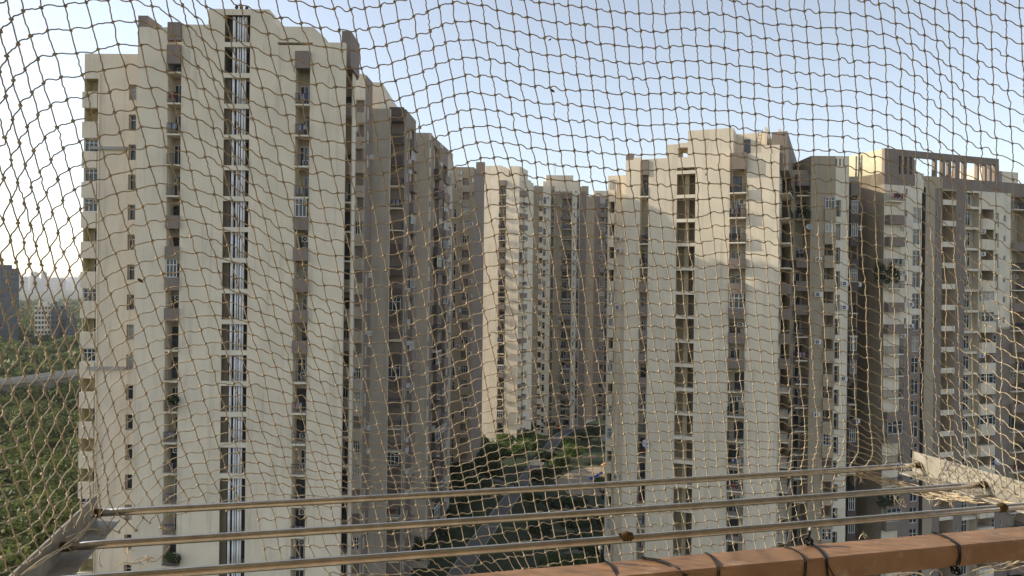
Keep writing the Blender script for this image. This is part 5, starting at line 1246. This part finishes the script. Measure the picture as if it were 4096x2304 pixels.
# frayed ends and gathered scraps, pale and loose
def fray(px, py, dx, dy, n, seed, depth=None, spread=14):
    rk = random.Random(seed); d0 = ray(px, py); t = depth or net_depth(d0)
    m = MB(); base = CAM + d0 * t
    for k in range(n):
        ex, ey = px + dx + rk.gauss(0, spread), py + dy + rk.gauss(0, spread); P2 = CAM + ray(ex, ey) * (t + rk.gauss(0, 0.008)); mid = base.lerp(P2, 0.5) + Vector((rk.gauss(0, .006), rk.gauss(0, .004), rk.gauss(0, .006)))
        c = []
        for q in range(7):
            u = q / 6; c.append(base * (1 - u) ** 2 + mid * 2 * u * (1 - u) + P2 * u * u - no)
        m.tube(c, [0.0009 * (1 - 0.6 * q / 6) for q in range(7)], 4)
    link('frayed_end', m.mesh('frayed_end', ['cordp'], True), net)
def loose(pix, seed, r=0.00115, depth=None, mname='cordp'):
    rk = random.Random(seed); pts = []
    for x, y in pix: d = ray(x, y); pts.append(CAM + d * ((depth or net_depth(d)) + rk.gauss(0, 0.004)))
    out = []
    for i in range(len(pts) - 1):
        p0, p1, p2, p3 = pts[max(i - 1, 0)], pts[i], pts[i + 1], pts[min(i + 2, len(pts) - 1)]
        for q in range(6):
            u = q / 6; out.append(0.5 * (2 * p1 + (p2 - p0) * u + (2 * p0 - 5 * p1 + 4 * p2 - p3) * u * u + (3 * p1 - p0 - 3 * p2 + p3) * u ** 3))
    out.append(pts[-1]); add_cord(out, 'loose_cord', mname, r)
for i, (x, y, dx, dy, n) in enumerate(((380, 2122, 30, 14, 6), (405, 2150, 24, -8, 7), (510, 2190, 8, 20, 6), (585, 2225, 20, 16, 6), (640, 2108, 40, 14, 8), (600, 2232, -20, 12, 5), (755, 2028, -8, 24, 4), (560, 2250, 10, 18, 4), (745, 2042, 8, -22, 4),
    (3440, 1905, 10, 26, 5), (3560, 1918, -6, 30, 6), (3600, 1930, 30, 6, 6), (3610, 1990, -8, 26, 5), (3735, 1975, -14, 28, 6), (3805, 2005, 0, 24, 6), (3905, 2030, 20, 16, 6), (3340, 2060, 28, -8, 4), (3285, 2050, -6, -8, 4), (3335, 1948, 40, -4, 4), (3450, 2140, 12, 8, 4), (3640, 2062, -4, 10, 3), (3950, 2250, 30, -14, 8), (4030, 2262, 40, -20, 8), (3980, 2280, -24, 10, 6), (3740, 2020, 20, -8, 5), (2545, 1118, 28, 12, 7), (40, 1270, 22, -14, 3))):
    fray(x, y, dx, dy, n, i)
loose([(430, 2178), (400, 2215), (398, 2250), (408, 2268)], 1); loose([(470, 2262), (500, 2250), (540, 2255), (575, 2240)], 2); loose([(520, 2262), (560, 2230), (620, 2245), (680, 2185)], 3)
loose([(100, 2290), (180, 2240), (260, 2190), (330, 2140), (385, 2060)], 4); loose([(85, 2300), (170, 2235), (240, 2195), (300, 2150), (350, 2105)], 5); loose([(200, 2225), (235, 2205), (270, 2170), (320, 2145)], 6)
loose([(120, 2280), (165, 2255), (220, 2205), (285, 2180), (360, 2090)], 7); loose([(265, 2150), (300, 2135), (340, 2120), (380, 2118), (420, 2130)], 8); loose([(275, 2195), (300, 2205), (320, 2195), (345, 2150)], 9)
gath = [(3330, 1890), (3420, 1893), (3500, 1915), (3580, 1938), (3660, 1955), (3740, 1968), (3820, 1985), (3900, 2000), (3990, 2012), (4080, 2020)]
for k in range(9):
    rk = random.Random(200 + k); loose([(x + rk.gauss(0, 9), y + rk.gauss(0, 7) + (k - 4) * 2.2) for x, y in gath[rk.randint(0, 2):]], 300 + k)
gath2 = [(3480, 1905), (3560, 1935), (3650, 1960), (3720, 1985), (3790, 1995), (3830, 1980), (3900, 1990)]
for k in range(6):
    rk = random.Random(240 + k); loose([(x + rk.gauss(0, 14), y + rk.gauss(0, 10)) for x, y in gath2[rk.randint(0, 2):]], 340 + k)
loose([(3580, 2020), (3578, 1992), (3600, 1975), (3605, 1968)], 20); loose([(3580, 1992), (3598, 2015), (3625, 2030)], 21); loose([(3436, 2158), (3445, 2140), (3460, 2135), (3470, 2150)], 22)
for k, pix in enumerate(([(3560, 2304), (3600, 2296), (3650, 2290), (3690, 2300)], [(3720, 2300), (3735, 2282), (3760, 2285), (3770, 2304)], [(3860, 2296), (3930, 2270), (3990, 2262), (4060, 2240), (4096, 2235)], [(3900, 2304), (3960, 2285), (4030, 2280), (4100, 2262)], [(3940, 2250), (4000, 2275), (4050, 2262), (4100, 2290)], [(4020, 2240), (4050, 2255), (4070, 2245), (4100, 2250)], [(3600, 2304), (3670, 2292), (3700, 2304)])):
    loose(pix, 400 + k, 0.0011, 1.62)
# a dried leaf and an insect case caught in the net
def scrap(px, py, sz, label, m):
    p = net_pt(px, py); b = MB(); rk = random.Random(px); pr = [(0, -sz), (sz * .35, -sz * .4), (sz * .4, sz * .2), (0.05 * sz, sz), (-sz * .35, sz * .3), (-sz * .3, -sz * .5)]
    for y in (-0.0008, 0.0008):
        for (x, z) in pr: b.v.append((x, y + 0.3 * abs(x), z))
    b.f = [tuple(range(6)), tuple(range(11, 5, -1))] + [(i, 6 + i, 6 + (i + 1) % 6, (i + 1) % 6) for i in range(6)]; b.m = [0] * 8
    o = link('dry_leaf', b.mesh('dry_leaf', [m]), None, p - ray(px, py) * 0.003); o.rotation_euler = (0.3, rk.uniform(0, 3), 0.4); tag(o, label, 'dry leaf', 'dry scraps caught in the net')
scrap(562, 1122, 0.0075, 'curled dry leaf caught in the net in front of the nearest tower', 'nest'); scrap(2210, 362, 0.006, 'dark scrap caught in the net against the sky', 'nest'); scrap(2200, 158, 0.004, 'tiny dark scrap on a cord high in the sky', 'nest'); scrap(2826, 697, 0.0045, 'pale scrap on a cord above the roof of the stairwell tower', 'cordp')

# ------------------------------------------------------------------ black wires tied round the handrail
def on_front(px, py):
    d = ray(px, py); t = 1.213 / (d.dot(RN)); return CAM + d * t
def wire(label, strands, coil=None, stub=None):
    ref = on_front(*strands[0][-1][:2]); t = thing('wire_tie', label, 'wire', ref, 'black wires tied round the handrail'); 
    for k, st in enumerate(strands):
        pts = []
        for q in st:
            if len(q) == 2: p = on_ground(q[0], q[1], ZR) if q[1] < edge(q[0]) else on_front(*q)
            else: d = ray(q[0], q[1]); p = CAM + d * q[2]
            p = p + Vector((0, 0, 0.0024)) - RN * 0.0024; pts.append(p)
        out = []
        for i in range(len(pts) - 1):
            p0, p1, p2, p3 = pts[max(i - 1, 0)], pts[i], pts[i + 1], pts[min(i + 2, len(pts) - 1)]
            for q in range(8):
                u = q / 8; out.append(0.5 * (2 * p1 + (p2 - p0) * u + (2 * p0 - 5 * p1 + 4 * p2 - p3) * u * u + (3 * p1 - p0 - 3 * p2 + p3) * u ** 3) - ref)
        out.append(pts[-1] - ref); m = MB(); m.tube(out, 0.00115, 7); link('strand', m.mesh('strand', ['black'], True), t)
    if coil:
        x, y, r, dpt = coil; c = CAM + ray(x, y) * dpt; m = MB(); rk = random.Random(int(x))
        for k in range(4):
            ax = Vector((rk.gauss(0, 1), rk.gauss(0, 1), rk.gauss(0, 1))).normalized(); e1 = ax.orthogonal().normalized(); e2 = ax.cross(e1); rr = r * rk.uniform(0.6, 1.0)
            m.tube([c + (e1 * math.cos(a / 3) + e2 * math.sin(a / 3)) * rr + ax * r * 0.2 * math.sin(a) - ref for a in range(20)], 0.0014, 7)
        link('coil', m.mesh('coil', ['black'], True), t)
    if stub:
        (xa, ya, xb, yb, dpt) = stub; a, b = CAM + ray(xa, ya) * dpt, CAM + ray(xb, yb) * dpt; m = MB(); m.tube([a - ref, a.lerp(b, .5) - ref, b - ref], 0.0032, 8); link('stub', m.mesh('stub', ['black'], True), t)
        m = MB(); m.tube([b - ref, b + (b - a).normalized() * 0.006 - ref], 0.0037, 8); link('cut_end', m.mesh('cut_end', ['dish'], True), t)
def edge(px): return on_edge(px)
_e0 = RP(-0.5, 1.213, ZR); _e1 = RP(2.0, 1.213, ZR)
def proj(p): q = p - CAM; return (2048 + FPX * q.dot(R_) / q.y, 1152 - FPX * q.dot(U_) / q.y)
def on_edge(px):
    (xa, ya), (xb, yb) = proj(_e0), proj(_e1); return ya + (yb - ya) * (px - xa) / (xb - xa)
wire('thin black wire with an upright cut stub at the left end of the handrail', [[(2408, 2247), (2440, 2268), (2470, 2320), (2472, 2350)], [(2412, 2245), (2450, 2266), (2480, 2322), (2484, 2352)]], None, (2412, 2243, 2403, 2198, 1.37))
wire('flat black wire lying aslant on the handrail, second from the left', [[(2560, 2236), (2600, 2237), (2680, 2262), (2730, 2300), (2750, 2330)], [(2562, 2233), (2640, 2243), (2700, 2270), (2745, 2306), (2765, 2335)], [(2566, 2238), (2650, 2256), (2735, 2310), (2752, 2336)]])
wire('black wire loop over the handrail at the middle of its visible length', [[(2815, 2214), (2838, 2228), (2862, 2262), (2868, 2300), (2860, 2340)], [(2822, 2213), (2848, 2230), (2872, 2264), (2876, 2304), (2870, 2340)]])
wire('thin black wire just left of the knotted coil on the handrail', [[(3130, 2189), (3170, 2202), (3208, 2230), (3216, 2268), (3210, 2325)], [(3138, 2188), (3178, 2204), (3216, 2234), (3222, 2272), (3218, 2325)]])
wire('knotted coil of black wire with an upright stub behind the handrail', [[(3238, 2182), (3270, 2200), (3298, 2232), (3305, 2262), (3312, 2330)], [(3246, 2180), (3280, 2202), (3304, 2236), (3310, 2266), (3340, 2320)], [(3230, 2184), (3262, 2196), (3292, 2228), (3300, 2262), (3306, 2330)]], (3234, 2164, 0.0115, 1.475), (3230, 2160, 3240, 2122, 1.478))
wire('black wire wrapped down the front of the handrail near the right edge', [[(3720, 2132), (3760, 2140), (3808, 2172), (3828, 2192), (3834, 2235), (3826, 2258)], [(3728, 2130), (3775, 2146), (3820, 2174), (3838, 2196), (3838, 2240), (3832, 2262)], [(3724, 2134), (3790, 2158), (3822, 2184), (3832, 2225), (3822, 2268)]], (3822, 2282, 0.011, 1.475))
